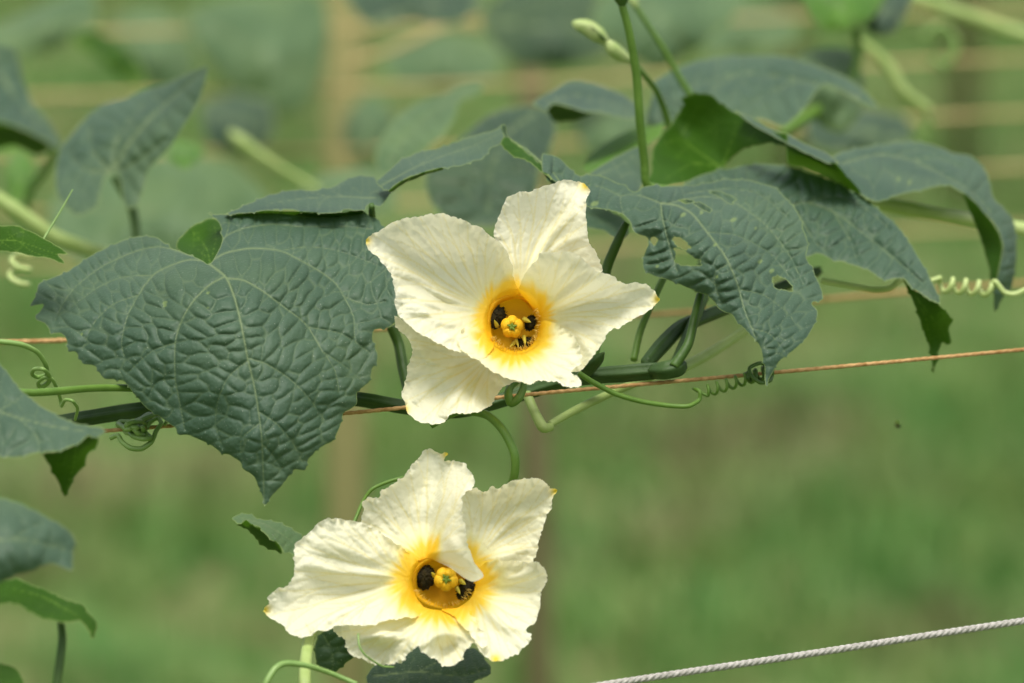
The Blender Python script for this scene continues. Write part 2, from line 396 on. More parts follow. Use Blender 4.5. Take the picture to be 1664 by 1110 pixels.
# ------------------------------------------------------------------ petals
def petal_patch(outline, ctrl, base, tips, cen, rad, ruffle=1.0, step=2.4, seed=1, folds=(), tipmark=None, nfan=9, wr=.5, ylw=1.0, zcut=None):
    """base: point at the throat; tips: outline points the vein fan reaches; cen/rad: throat centre and radii in px;
    folds: (height mm, width px, polyline)"""
    st = max(1.6, step*.7)
    ol = spline(outline, st, closed=True)
    n = len(ol); tg = np.roll(ol, -1, 0)-np.roll(ol, 1, 0); tg /= np.linalg.norm(tg, axis=1)[:, None]+1e-9
    area = .5*np.sum(ol[:, 0]*np.roll(ol[:, 1], -1)-np.roll(ol[:, 0], -1)*ol[:, 1])
    nr = np.stack([tg[:, 1], -tg[:, 0]], 1)*np.sign(area); ss = np.arange(n)*st
    rc = np.hypot((ol[:, 0]-cen[0])/rad[0], (ol[:, 1]-cen[1])/rad[1])
    rimw = np.clip((rc-1.15)*2.5, 0, 1)
    off = (vn(ss/4.2, ss*0, seed)*1.1+vn(ss/9., ss*0, seed+1)*1.3+.6*vn(ss/2.2, ss*0, seed+2))*ruffle*rimw
    ol = ol+nr*off[:, None]
    V, F, loops = triangulate(ol, [], step)
    de, ie = segdist(V, ol, np.roll(ol, -1, 0))
    z = tps(ctrl)(V)
    b = np.array(base, float)
    A, B, W = [], [], []
    cl = []
    tp = spline(tips, 5) if len(tips) > 2 else np.array(tips, float)
    sel = np.linspace(0, len(tp)-1, nfan).astype(int)
    mid = tp[sel].mean(0)
    for k in sel:
        e = tp[k]; m = b*.5+e*.5; m = m*.72+(b*.45+mid*.55)*.28
        c = quad(b, m, e, 16); c = c+np.stack([vn(np.arange(16)*.5, np.zeros(16)+k, seed), vn(np.arange(16)*.5, np.zeros(16)+k+50, seed)], 1)*2.2*np.linspace(0, 1, 16)[:, None]
        cl.append(c)
        A.append(c[:-1]); B.append(c[1:]); W.append(np.linspace(1.9, 1.0, 15))
        # side forks
        for q, sg in ((7, 1), (10, -1)):
            d = c[q+1]-c[q]; d /= np.linalg.norm(d)+1e-9; nn = np.array([-d[1], d[0]])*sg
            L = np.linalg.norm(c[-1]-c[q])*.85
            f = quad(c[q], c[q]+d*L*.5+nn*L*.10, c[q]+d*L*.95+nn*L*.34, 9)
            A.append(f[:-1]); B.append(f[1:]); W.append(np.linspace(1.2, .7, 8))
    A = np.vstack(A); B = np.vstack(B); W = np.concatenate(W)
    dv, iv = segdist(V, A, B)
    k = inside(V, ol)
    vein = np.exp(-(dv/W[iv])**2)*np.clip(W[iv]/1.9, .3, 1)
    r = np.hypot((V[:, 0]-cen[0])/rad[0], (V[:, 1]-cen[1])/rad[1])
    th = np.arctan2(V[:, 1]-b[1], V[:, 0]-b[0]); rl = np.hypot(V[:, 0]-b[0], V[:, 1]-b[1])
    grow = np.clip((r-1.0)/1.6, 0, 1)
    h = wr*1.0*(1-np.exp(-dv/7))*grow                                   # puffed between the veins
    h += wr*.9*vn(th*10, rl/75, seed+3)*grow                          # radial creases
    h += wr*.25*vn(th*29, rl/40, seed+4)*grow*np.clip(rl/130, 0, 1)
    h += wr*.28*vn(V[:, 0]/6, V[:, 1]/6, seed+6)*grow
    h += wr*.15*vn(V[:, 0]/3, V[:, 1]/3, seed+7)*grow
    se = ie*st
    rim = np.clip((r-1.45)*2, 0, 1)
    h += rim*np.exp(-de/8)*(1.1*vn(se/7, de/12, seed+8)+.6*vn(se/3.6, de/8, seed+9))*ruffle*.75
    h += rim*np.exp(-de/3.5)*.8*ruffle                                  # thick, rolled margin
    h += .9*vn(V[:, 0]/38, V[:, 1]/38, seed+10)*grow
    for (a, wd, pl) in folds:
        c = spline(pl, 4); d, i = segdist(V, c[:-1, :2], c[1:, :2]); tt = i/len(c); env = np.sin(np.clip(tt*1.0+.08, 0, 1)*math.pi)**.5
        h += a*np.exp(-(d/wd)**2)*env
    z = z+h
    yl = np.clip(1-(r-.92)/(1.05*ylw)+.10*vn(th*9, rl/30, seed+12)*1.2, 0, 1)*.95
    yl = np.maximum(yl, np.clip(1-(r-.9)/1.9, 0, 1)*.36)
    if zcut: yl = yl*(1-np.clip((z-zcut[0])/(zcut[1]-zcut[0]), 0, 1))
    z = z-15*np.clip(1.16-r, 0, .5)**1.3
    tm = np.zeros(len(V))
    if tipmark is not None:
        tm = np.exp(-(np.hypot(V[:, 0]-tipmark[0], V[:, 1]-tipmark[1])/9)**2)
        tm = np.maximum(tm, .0)
    F = flip_up(V, F, False)
    return P(V[:, 0], V[:, 1], z), F, np.stack([vein, np.exp(-de/3.0)*rim, yl, tm], 1)

def funnel(cen, rad, z0, depth, sh=(0, 0), floor=.70, rimout=1.1):
    prof = [(1.22, -7.0), (1.10, -5.6), (1.0, -5.0), (.94, -5.6), (.88, -.7*depth), (floor+.2, -.88*depth), (floor*.8, -depth), (.2, -depth*1.02), (.02, -depth*1.02)]
    n = 72; rows = []; att = []
    pr = spline([(a*100, b*8) for a, b in prof], 6)
    for q in pr:
        a, b = q[0]/100, q[1]/8; t = min(1, max(0, -b/depth))
        for k in range(n):
            th = 2*math.pi*k/n; w_ = 1+.02*math.sin(5*th+1)
            rows.append((cen[0]+sh[0]*t+rad[0]*a*w_*math.cos(th), cen[1]+sh[1]*t+rad[1]*a*w_*math.sin(th), z0+b+.25*math.cos(10*th)*(1-t)))
            yq = min(1, .84+.2*t) if a < 1 else max(0, 1-(a-.92)/1.05)*.95
            att.append((.25*math.exp(-((((th*5/(2*math.pi)) % 1)-.5)/.05)**2), 0, yq, 0))
    m = len(pr); F = []
    for i in range(m-1):
        for k in range(n):
            l = (k+1) % n; F.append((i*n+k, (i+1)*n+k, (i+1)*n+l, i*n+l))
    a = np.array(rows); return P(a[:, 0], a[:, 1], a[:, 2]), F, np.array(att)

def pad(u, v, z, ru, rv, rot, seed, hz=2.5):
    """dark bristly pad: a knobbly mound plus short hairs around its rim"""
    V, F = [], []; nr, nt_ = 9, 40
    for i in range(nr+1):
        t = i/nr
        for k in range(nt_):
            th = 2*math.pi*k/nt_; w_ = 1+.10*float(vn(th*6, 3., seed))+.06*math.sin(13*th+seed)
            x = ru*t*w_*math.cos(th); y = rv*t*w_*math.sin(th)
            zz = hz*math.sqrt(max(0, 1-t*t))+.35*float(vn(x/2.2, y/2.2, seed+1))
            V.append((u+x*math.cos(rot)-y*math.sin(rot), v+x*math.sin(rot)+y*math.cos(rot), z+zz))
    for i in range(nr):
        for k in range(nt_):
            l = (k+1) % nt_; F.append((i*nt_+k, (i+1)*nt_+k, (i+1)*nt_+l, i*nt_+l))
    rr = random.Random(seed)
    for _ in range(150):
        th = rr.uniform(0, 6.283); t = rr.uniform(.5, 1.0); L = rr.uniform(2, 4.2)
        x, y = ru*t*math.cos(th), rv*t*math.sin(th); dx, dy = math.cos(th), math.sin(th)
        X = u+x*math.cos(rot)-y*math.sin(rot); Y = v+x*math.sin(rot)+y*math.cos(rot)
        Dx = dx*math.cos(rot)-dy*math.sin(rot); Dy = dx*math.sin(rot)+dy*math.cos(rot); s = len(V)
        V += [(X-Dy*.6, Y+Dx*.6, z+hz*.5), (X+Dy*.6, Y-Dx*.6, z+hz*.5), (X+Dx*L, Y+Dy*L, z+hz*.5+.8)]; F.append((s, s+1, s+2))
    a = np.array(V); return P(a[:, 0], a[:, 1], a[:, 2]), F
def anther(u, v, z, r, lobes, rot, seed):
    """lobed knob, seen end on, with a pit in the middle"""
    V, F, nr, nt_ = [], [], 22, 80
    for i in range(nr+1):
        a = i/nr*math.pi*.78
        for k in range(nt_):
            th = 2*math.pi*k/nt_; lb = abs(math.cos(lobes*.5*(th-rot)+.25*math.sin(2*th+seed)))
            f = .86+.16*lb**.7
            rr = math.sin(a)*f*r; dip = 3.0*math.exp(-(rr/(r*.34))**2)+.7*(1-lb)**2*math.sin(a)
            V.append((u+rr*math.cos(th), v+rr*math.sin(th), z+math.cos(a)*r*.17*1.1-dip*.55+.12*float(vn(rr, th*4, seed))))
    for i in range(nr):
        for k in range(nt_):
            l = (k+1) % nt_; F.append((i*nt_+k, (i+1)*nt_+k, (i+1)*nt_+l, i*nt_+l))
    a = np.array(V); return P(a[:, 0], a[:, 1], a[:, 2]), F
def cone(a, b, r, sides=6):
    return tube([a, ((a[0]+b[0])/2, (a[1]+b[1])/2, (a[2]+b[2])/2), b], [r, r*.7, .15], sides, step=2)

def flower(name, label, cen, rad, z0, petals, pads, anth, tags, sh, hairs, depth=10):
    root = empty(name, P(cen[0]+sh[0]*2, cen[1]+sh[1]*2, z0-32), label, 'flower', 'cream gourd flowers on the vine')
    for i, pt in enumerate(petals):
        V, F, A = merge([petal_patch(cen=cen, rad=rad, seed=31*i+int(cen[0]), **pt)])
        build('petal', V, F, M_PETAL, root, attrs=A)
    V, F, A = funnel(cen, rad, z0, depth, sh)
    build('corolla_throat', V, F, M_PETAL, root, attrs=A)
    # outer tube and calyx behind the corolla
    cx, cy = cen[0]+sh[0]*1.4, cen[1]+sh[1]*1.4
    V, F = tube([(cx, cy, z0-depth*1.15), (cx+sh[0], cy+sh[1], z0-depth*1.8), (cx+sh[0]*1.5, cy+sh[1]*1.5, z0-depth*3.2)], [rad[0]*.7, rad[0]*.36, 11], 24, 5, .03, cap=False)
    build('calyx_tube', V, F, M_STEM, root)
    for (u, v, z, ru, rv, rot, sd_) in pads:
        V, F = pad(u, v, z, ru, rv, rot, sd_); build('dark_pad', V, F, M_DARK, root)
    u, v, z, r, lb, rot = anth
    V, F = anther(u, v, z, r, lb, rot, 3); st = build('stamen_head', V, F, M_ANTH, root)
    V, F = tube([(u, v, z-1), (u+sh[0]*.5, v+sh[1]*.5, z-5), (u+sh[0], v+sh[1], z0-depth)], [r*.55, r*.4, r*.5], 12)
    build('filament', V, F, M_ANTH, root)
    parts = []
    for k in range(lb):
        th = rot+2*math.pi*k/lb+math.pi/lb*0
        q = r*(.34 if k % 2 else .46); parts.append(tube([(u, v, z+r*.13), (u+q*.5*math.cos(th), v+q*.5*math.sin(th), z+r*.155), (u+q*math.cos(th), v+q*math.sin(th), z+r*.165)], [r*.20, r*.13, r*.03], 6, step=1.5))
    V, F = join(parts); build('stigma_cleft', V, F, M_ANTHG, root)
    for a, b, rr in tags:
        V, F = cone(a, b, rr); build('stamen_tip', V, F, M_TAG, root)
    hp = []; rh = random.Random(5)
    for (t0, t1, cnt) in hairs:
        for k in range(cnt):
            th = R(rh.uniform(t0, t1)); q = rh.uniform(.93, 1.06); L = rh.uniform(.08, .17)
            a = (cen[0]+rad[0]*q*math.cos(th), cen[1]+rad[1]*q*math.sin(th), z0+.6); b = (cen[0]+rad[0]*(q-L)*math.cos(th), cen[1]+rad[1]*(q-L)*math.sin(th), z0+1.6)
            hp.append(cone(a, b, .55, 3))
    if hp:
        V, F = join(hp); o = build('throat_hairs', V, F, M_HAIR, root); o['kind'] = 'stuff'
    return root

# ======================================================= FLOWER 1
C1 = (835, 524); R1 = (43, 47)
Z1 = 14
f1p = [
 # top petal (furthest back)
 dict(outline=c1((615,295),(618,240),(640,185),(668,130),(700,110),(740,103),(757,107),(790,90),(840,75),(880,60),(920,53),(955,65),(988,78),(1003,100),(995,140),(985,200),(995,260),(1000,305),(1030,350),(1045,380),(1055,430),(1000,470),(900,560),(800,600),(740,560),(712,530),(680,480),(650,420),(620,350)),
      ctrl=c1((712,520,11),(700,470,10),(720,400,8),(625,260,10),(680,120,10),(850,250,-3),(920,55,-4),(985,85,-3),(1000,200,4),(990,300,6),(1055,420,8),(900,420,-2),(740,560,9),(830,560,4),(790,100,4),(800,330,0)),
      base=c1((712,505))[0], tips=c1((618,250),(668,130),(757,107),(880,60),(990,80),(990,200),(1000,300),(1050,410)), folds=[(2.2, 9, c1((760,460),(830,300),(900,230),(975,170))), (1.6, 8, c1((800,440),(880,330),(960,290),(1000,300)))], tipmark=c1((988,78))[0], nfan=10),
 # lower-left petal, behind
 dict(outline=c1((205,615),(228,622),(260,640),(320,670),(420,710),(520,740),(620,790),(700,840),(720,885),(690,885),(650,905),(620,940),(600,980),(540,1010),(500,1015),(440,1020),(400,1050),(370,1058),(320,1055),(280,1030),(255,1000),(240,960),(233,930),(250,880),(255,830),(272,790),(275,750),(250,700),(212,660)),
      ctrl=c1((205,630,13),(230,660,10),(300,700,7),(420,760,2),(560,830,-1),(690,880,-2),(270,760,12),(240,930,12),(320,1050,22),(400,900,12),(440,1015,22),(600,975,17),(500,880,10),(330,860,9),(650,840,-2)),
      base=c1((620,760))[0], tips=c1((240,700),(262,800),(238,900),(245,990),(320,1055),(400,1045),(500,1015),(600,980),(650,905)), folds=[(3.0, 12, c1((520,790),(430,840),(340,900),(280,980))), (3.4, 14, c1((570,830),(480,900),(430,980),(420,1040))), (2.4, 10, c1((280,720),(370,800),(450,800))), (1.8, 9, c1((640,850),(560,920),(520,1000)))], tipmark=c1((243,998))[0], nfan=9, ylw=.5, wr=.55),
 # upper-left petal
 dict(outline=c1((85,302),(112,275),(150,260),(168,255),(180,240),(215,228),(240,215),(280,210),(330,200),(400,193),(440,203),(480,215),(520,240),(560,255),(600,290),(640,320),(665,350),(683,390),(690,440),(700,480),(714,512),(690,540),(640,560),(610,590),(600,640),(600,680),(610,740),(560,790),(480,765),(400,735),(300,680),(250,640),(222,608),(210,570),(205,520),(200,480),(185,440),(160,400),(130,370),(95,340)),
      ctrl=c1((85,302,18),(180,240,19),(280,210,20),(400,195,22),(520,240,20),(640,320,17),(690,420,14),(712,510,12),(590,600,10),(600,680,12),(560,785,24),(400,730,24),(300,675,24),(222,608,22),(205,500,21),(150,390,20),(250,370,11),(350,440,8),(450,500,7),(520,560,8),(400,320,13),(550,400,12),(330,560,16),(460,650,14),(640,555,10)),
      base=c1((600,600))[0], tips=c1((690,440),(640,320),(560,255),(400,193),(280,210),(180,240),(90,305),(180,430),(205,540),(225,610),(300,680),(400,735),(520,780)),
      folds=[(2.2, 10, c1((480,570),(350,480),(240,430),(160,390))), (2.4, 9, c1((470,620),(360,560),(260,520),(210,510))), (2.6, 9, c1((490,650),(400,640),(320,590),(225,575))), (2.0, 8, c1((520,690),(440,700),(380,660))), (-1.6, 7, c1((470,600),(330,520),(220,470)))],
      tipmark=c1((87,303))[0], nfan=15),
 # right petal
 dict(outline=c1((714,512),(718,490),(740,440),(765,405),(785,390),(800,360),(830,351),(880,355),(930,352),(960,368),(1000,400),(1030,430),(1070,440),(1110,455),(1120,470),(1150,480),(1200,478),(1240,490),(1270,515),(1290,545),(1262,580),(1220,610),(1150,645),(1125,665),(1100,665),(1075,695),(1050,740),(1020,780),(985,820),(955,842),(900,840),(850,760),(800,700),(785,640),(780,600),(755,560)),
      ctrl=c1((714,512,14),(780,600,11),(790,680,11),(740,440,19),(810,358,24),(930,352,24),(1030,430,23),(1120,462,21),(1230,485,18),(1288,545,16),(1100,560,10),(950,590,7),(860,620,8),(900,480,15),(1220,610,17),(1080,690,19),(990,815,18),(950,845,16),(980,660,10),(900,700,10)),
      base=c1((785,625))[0], tips=c1((740,440),(800,360),(930,352),(1030,430),(1110,455),(1200,478),(1285,545),(1220,610),(1100,665),(1050,740),(985,820)),
      folds=[(2.4, 9, c1((880,650),(960,625),(1040,635),(1090,650))), (2.0, 8, c1((900,690),(960,700),(1010,760))), (1.5, 8, c1((860,560),(960,500),(1050,450)))],
      tipmark=c1((1286,546))[0], nfan=12),
 # front bottom petal curling towards the viewer
 dict(outline=c1((478,672),(500,664),(560,662),(578,672),(600,705),(640,735),(690,752),(745,748),(780,718),(797,680),(806,637),(830,634),(880,650),(920,680),(955,720),(970,765),(968,800),(940,835),(928,845),(950,858),(965,880),(970,900),(950,910),(910,905),(870,885),(830,880),(800,882),(755,895),(725,885),(690,878),(650,862),(600,838),(560,808),(500,772),(465,735),(462,700)),
      ctrl=c1((478,680,17),(560,665,13),(600,705,12),(690,752,12),(780,718,12),(806,640,15),(900,665,18),(965,760,21),(930,840,25),(965,885,27),(870,880,30),(750,890,32),(650,860,30),(540,795,26),(468,730,22),(620,780,20),(740,820,22),(860,780,21)),
      base=c1((695,730))[0], tips=c1((470,690),(500,770),(600,838),(700,880),(755,892),(830,880),(960,895),(965,790),(920,680)),
      folds=[(1.6, 8, c1((820,860),(880,850),(940,880)))], tipmark=None, nfan=10, ruffle=1.1),
]
fl1 = flower('gourd_flower', 'large open cream flower in the centre, overlapping the big heart-shaped leaf',
  C1, R1, Z1, f1p,
  pads=[(806,515,Z1-8,16,20,.5,1),(862,525,Z1-7,9,13,.3,2),(851,556,Z1-6,17,8,-.2,3)],
  anth=(832,531,Z1-3,18.5,5,1.0),
  tags=[((808,530,Z1-5),(803,520,Z1-3),4),((852,519,Z1-5),(863,524,Z1-2.5),5),((851,547,Z1-4),(854,560,Z1-1.5),4),((836,556,Z1-4),(828,565,Z1-2),4),((838,552,Z1-4),(843,564,Z1-2),3.5)],
  sh=(2,4), hairs=[(30,150,110),(-30,30,30)])

# ======================================================= FLOWER 2
C2 = (720, 944); R2 = (49, 42); Z2 = 32
f2p = [
 # top petal with its right flap folded over the throat
 dict(outline=c2((512,420),(520,350),(505,320),(530,298),(588,290),(595,262),(650,232),(700,190),(740,140),(780,95),(815,82),(848,95),(885,100),(872,135),(935,132),(980,170),(1003,220),(998,250),(975,262),(950,300),(955,380),(965,450),(980,520),(1005,580),(1043,640),(1000,664),(960,648),(900,605),(850,580),(800,560),(760,570),(700,560),(600,520)),
      ctrl=c2((512,420,24),(505,320,26),(600,262,26),(700,190,22),(780,95,16),(885,105,16),(980,170,24),(975,262,32),(820,200,16),(800,400,20),(760,560,27),(650,400,22),(950,330,38),(970,480,44),(1040,640,46),(960,645,42),(860,580,33),(890,430,32),(600,510,27)),
      base=c2((790,580))[0], tips=c2((512,400),(505,320),(595,262),(700,190),(780,95),(880,100),(935,132),(1000,220),(950,300),(965,450),(1030,640)),
      folds=[(-1.5, 7, c2((790,540),(810,400),(840,250),(870,130))), (2.6, 12, c2((900,380),(890,470),(950,560)))], tipmark=c2((884,102))[0], zcut=(28, 34), nfan=11, ruffle=1.3),
 # right-upper petal
 dict(outline=c2((950,265),(1003,252),(1040,267),(1080,250),(1110,256),(1140,240),(1180,215),(1230,212),(1260,205),(1295,207),(1322,230),(1340,258),(1366,263),(1352,290),(1335,350),(1310,410),(1290,480),(1277,550),(1260,580),(1270,640),(1150,700),(1030,700),(990,640),(960,560),(940,450),(930,350)),
      ctrl=c2((950,270,22),(1080,255,20),(1180,215,22),(1290,207,24),(1366,263,20),(1310,410,22),(1260,590,22),(1130,700,22),(1010,690,26),(960,560,24),(1050,540,17),(1150,450,14),(1250,330,16),(1080,380,14),(940,400,20)),
      base=c2((985,590))[0], tips=c2((960,265),(1080,250),(1180,215),(1290,207),(1362,265),(1335,350),(1310,410),(1277,550),(1260,600)),
      folds=[(2.4, 12, c2((1050,520),(1120,440),(1180,380),(1290,350))), (2.4, 10, c2((1090,560),(1180,540),(1260,500)))], tipmark=c2((1362,264))[0], nfan=10, ruffle=1.3),
 # bottom petal, crumpled
 dict(outline=c2((380,860),(430,830),(560,760),(700,720),(742,730),(780,775),(860,790),(940,778),(990,800),(1020,860),(1060,930),(1030,950),(1000,940),(965,965),(955,1005),(910,1037),(860,1028),(820,1000),(780,975),(755,950),(720,975),(685,1020),(620,1030),(540,1020),(480,990),(435,950),(440,915),(410,905)),
      ctrl=c2((380,860,20),(560,760,24),(742,730,30),(860,790,32),(990,800,34),(1040,930,44),(955,1000,48),(910,1035,46),(800,985,48),(755,945,50),(685,1015,44),(560,1022,38),(440,950,38),(440,910,36),(600,900,44),(560,970,39),(700,870,38),(850,880,44),(900,950,38)),
      base=c2((840,770))[0], tips=c2((400,890),(440,950),(540,1020),(640,1028),(720,975),(755,950),(820,1000),(910,1037),(960,1000),(1030,950)),
      folds=[(2.8, 12, c2((480,900),(600,900),(700,900),(760,920))), (-2, 13, c2((500,930),(580,970),(680,950))), (2.5, 10, c2((780,940),(850,900),(940,900),(1010,930))), (-1.6, 12, c2((830,960),(900,970),(960,950)))], tipmark=None, nfan=9, ruffle=1.7, wr=.8),
 # left petal
 dict(outline=c2((78,786),(100,760),(95,730),(130,700),(185,680),(205,640),(212,590),(210,520),(218,495),(245,470),(290,440),(318,403),(360,385),(420,392),(470,395),(560,430),(640,480),(720,540),(760,580),(742,610),(728,650),(738,700),(750,735),(780,780),(740,820),(640,830),(530,860),(430,850),(370,872),(310,885),(270,908),(225,905),(190,890),(150,850),(108,822)),
      ctrl=c2((78,786,38),(130,700,40),(205,630,36),(215,500,32),(320,400,30),(470,395,28),(640,480,28),(755,590,30),(730,650,31),(750,735,30),(640,820,44),(430,848,42),(270,906,44),(150,850,42),(300,700,30),(450,680,27),(600,660,28),(400,520,32),(560,560,30)),
      base=c2((735,655))[0], tips=c2((640,480),(560,430),(470,395),(360,385),(245,470),(210,590),(130,700),(85,785),(150,850),(270,906),(430,845),(560,850),(680,825)),
      folds=[(3, 12, c2((620,640),(480,640),(340,610),(230,570))), (3, 12, c2((660,710),(520,760),(400,800),(250,870))), (-2.5, 12, c2((600,700),(430,730),(250,760)))], tipmark=c2((82,787))[0], nfan=13, ruffle=1.1),
 # right-lower petal
 dict(outline=c2((1020,600),(1100,570),(1200,575),(1240,583),(1265,575),(1295,590),(1318,625),(1320,660),(1303,700),(1290,760),(1275,830),(1238,875),(1256,897),(1232,950),(1180,985),(1140,1008),(1095,1010),(1060,1000),(1020,960),(1000,920),(960,860),(900,810),(860,785),(930,778),(985,740),(1008,690),(1012,640)),
      ctrl=c2((1020,610,30),(1150,575,32),(1300,600,38),(1315,660,36),(1280,830,38),(1250,900,44),(1180,985,46),(1095,1008,48),(1020,960,46),(960,860,40),(870,785,33),(985,740,30),(1012,660,30),(1130,680,27),(1150,800,34),(1080,880,38)),
      base=c2((990,710))[0], tips=c2((1240,583),(1318,640),(1303,700),(1275,830),(1250,900),(1180,985),(1095,1010),(1020,960)),
      folds=[(2.5, 11, c2((1100,640),(1180,650),(1290,610))), (3, 12, c2((1050,760),(1120,850),(1230,870)))], tipmark=c2((1098,1006))[0], nfan=9, ruffle=1.3),
]
for q in f2p: q['ylw'] = 1.35
fl2 = flower('gourd_flower', 'crumpled cream flower at the bottom with a petal folded over its orange throat',
  C2, R2, Z2, f2p,
  pads=[(690,938,Z2-8,18,20,0,11),(757,957,Z2-6,13,20,.6,12)],
  anth=(725,941,Z2-3,20,5,1.6),
  tags=[((706,936,Z2-4),(701,930,Z2-2),4),((748,944,Z2-4),(757,950,Z2-2),5),((742,955,Z2-4),(748,966,Z2-2),4)],
  sh=(1,3), hairs=[(20,160,70)])

# ======================================================= LEAVES
GRP = 'leaves of the climbing gourd vine'
def leaf(patches, label, mat=M_LEAF, petiole=None, pet_mat=None, base=None, group=GRP):
    """one leaf: blade plus (where the photograph shows it) its petiole"""
    ps = [blade_patch(**p) for p in patches]
    V, F, A = merge(ps)
    if petiole:
        a = petiole[0][-1]; root = empty('vine_leaf', P(*petiole[0][0]), label, 'leaf', group)
        build('leaf_blade', V, F, mat, root, attrs=A)
        Vt, Ft = tube(petiole[0], petiole[1], 12, 4, .06, step=4, bump=.03)
        build('petiole', Vt, Ft, pet_mat or M_STEMD, root)
        return root
    c = P(*base) if base else V.mean(0)
    o = build('vine_leaf', V, F, mat, org=c, attrs=A); tag(o, label, 'leaf', group); return o

# --- hero leaf
leaf([dict(outline=c3((650,322),(668,298),(685,265),(690,230),(680,195),(660,175),(640,163),(700,168),(760,160),(850,160),(940,166),(1000,172),(1060,168),(1130,165),(1180,185),(1196,210),(1235,240),(1250,400),(1240,480),(1215,520),(1165,530),(1162,560),(1175,600),(1175,635),(1160,650),(1150,690),(1115,720),(1110,760),(1070,790),(1060,830),(1035,875),(990,900),(960,935),(950,965),(915,965),(890,1000),(850,1045),(822,1080),(815,1050),(800,1010),(790,985),(765,968),(750,945),(715,920),(685,912),(660,890),(620,870),(585,858),(560,855),(540,830),(490,795),(450,770),(430,745),(405,715),(385,690),(360,685),(325,682),(300,650),(285,640),(255,635),(235,600),(210,597),(205,560),(190,540),(160,538),(140,510),(110,497),(125,465),(133,450),(90,457),(110,420),(120,385),(160,365),(210,345),(260,310),(330,270),(390,245),(440,235),(490,240),(510,255),(530,270),(555,278),(590,293),(620,306)),
   ctrl=c3((650,322,-16),(690,230,-38),(640,163,-52),(900,165,-52),(1180,190,-46),(1240,400,-18),(1170,560,-4),(1100,770,6),(950,960,14),(822,1080,18),(700,915,14),(500,800,6),(320,680,-4),(160,530,-18),(95,455,-28),(260,310,-46),(440,235,-54),(590,293,-26),(705,368,-4),(760,600,14),(805,850,20),(540,520,4),(950,520,2),(400,470,-8),(900,330,-14),(560,370,-10),(1060,330,-26)),
   veins=[(2.4,c3((650,322),(680,345),(705,368),(730,430),(750,510),(770,615),(790,700),(805,790),(815,880),(822,1070))),
     (1.8,c3((705,368),(760,375),(820,410),(880,455),(950,510),(1000,590),(1040,650),(1055,720))),
     (1.4,c3((775,617),(830,635),(900,680),(960,740),(1010,810))),
     (1.9,c3((655,316),(700,290),(780,275),(870,282),(930,310),(1000,350),(1045,385),(1070,425),(1100,490),(1105,560),(1150,600))),
     (1.5,c3((668,300),(700,240),(760,212),(850,200),(950,208),(1050,205),(1160,215))),(1.2,c3((702,238),(712,205),(712,175))),
     (1.8,c3((700,362),(650,390),(600,440),(565,500),(545,570),(545,680),(560,760),(575,840))),
     (1.8,c3((640,315),(590,310),(540,325),(480,355),(430,420),(395,490),(378,570),(390,620))),
     (1.5,c3((600,300),(500,270),(420,285),(320,330),(240,390),(200,440),(170,500))),
     (1.2,c3((480,358),(380,365),(300,400),(220,460))),(1.2,c3((772,622),(715,670),(680,740),(670,820),(690,890))),
     (1.1,c3((545,570),(480,590),(430,630),(400,660))),(1.1,c3((805,820),(750,870),(755,940))),(1.1,c3((800,780),(860,820),(910,880),(940,940))),
     (1.0,c3((545,680),(490,690),(460,740))),(1.1,c3((430,420),(350,450),(290,510),(260,580))),(1.1,c3((1070,425),(1140,450),(1200,440))),(1.1,c3((960,520),(1060,540),(1140,590))),(1.0,c3((812,880),(850,920),(880,970))),(1.0,c3((870,283),(960,270),(1060,285),(1180,330))),(1.0,c3((1010,600),(1070,640),(1130,690)))],
   cell=18.5, amp=.66, grad=(380,2.3,600,1.0), step=2.2, teeth=38, seed=3,
   spots=[(268,492,4),(133,543,4),(268,497,3),(338,476,3),(338,500,2)]),
   ], 'big heart-shaped grey-green leaf left of the central flower, its tip hanging down',
   petiole=([(348,700,-44),(338,620,-46),(336,520,-44),(337,455,-28),(341,430,-18)],[7,6.5,6,5,4]))
leaf([dict(outline=c3((548,275),(556,245),(600,205),(650,182),(675,184),(692,205),(700,250),(690,300),(665,345),(620,330),(590,310)),
   ctrl=c3((550,272,-58),(600,205,-66),(680,190,-62),(692,240,-46),(665,330,-30),(600,300,-40),(630,250,-60)),
   veins=[(1.3,c3((655,325),(640,270),(600,225))),(1.1,c3((660,300),(672,240),(665,200))),(1.0,c3((640,300),(600,270),(570,262)))], cell=16, amp=.4, step=3, flip=True, teeth=0, seed=5)],
   'dark green curled lobe underside in the notch of the big heart-shaped leaf')
# --- leaf above and behind the hero
leaf([dict(outline=[(365,350),(385,338),(415,325),(440,315),(480,307),(510,308),(540,303),(560,292),(585,284),(604,287),(625,300),(634,312),(628,326),(618,337),(600,334),(588,343),(560,342),(540,348),(500,346),(460,341),(420,345)],
   ctrl=[(370,350,-47),(440,315,-72),(540,302,-86),(600,287,-90),(632,312,-68),(600,336,-46),(500,346,-42),(430,344,-43)],
   veins=[(1.5,[(610,322),(560,320),(500,322),(440,330)]),(1.1,[(560,320),(540,310),(560,298)]),(1.0,[(540,321),(500,312),(470,313)])], cell=15, amp=.5, step=2.4, seed=11),
   dict(outline=[(372,350),(430,343),(500,344),(545,346),(588,341),(586,349),(545,354),(500,353),(460,347),(425,347)], ctrl=[(372,350,-47),(430,344,-43),(500,345,-42),(588,341,-46),(545,354,-49),(460,348,-46),(425,347,-45),(500,353,-49)], cell=0, step=3, flip=True, teeth=0, seed=12)],
   'small flat grey-green leaf seen nearly edge-on, just above the top of the big heart-shaped leaf', petiole=([(622,520,-70),(615,430,-72),(606,372,-60),(604,334,-44)],[6,6,6.5,5]))
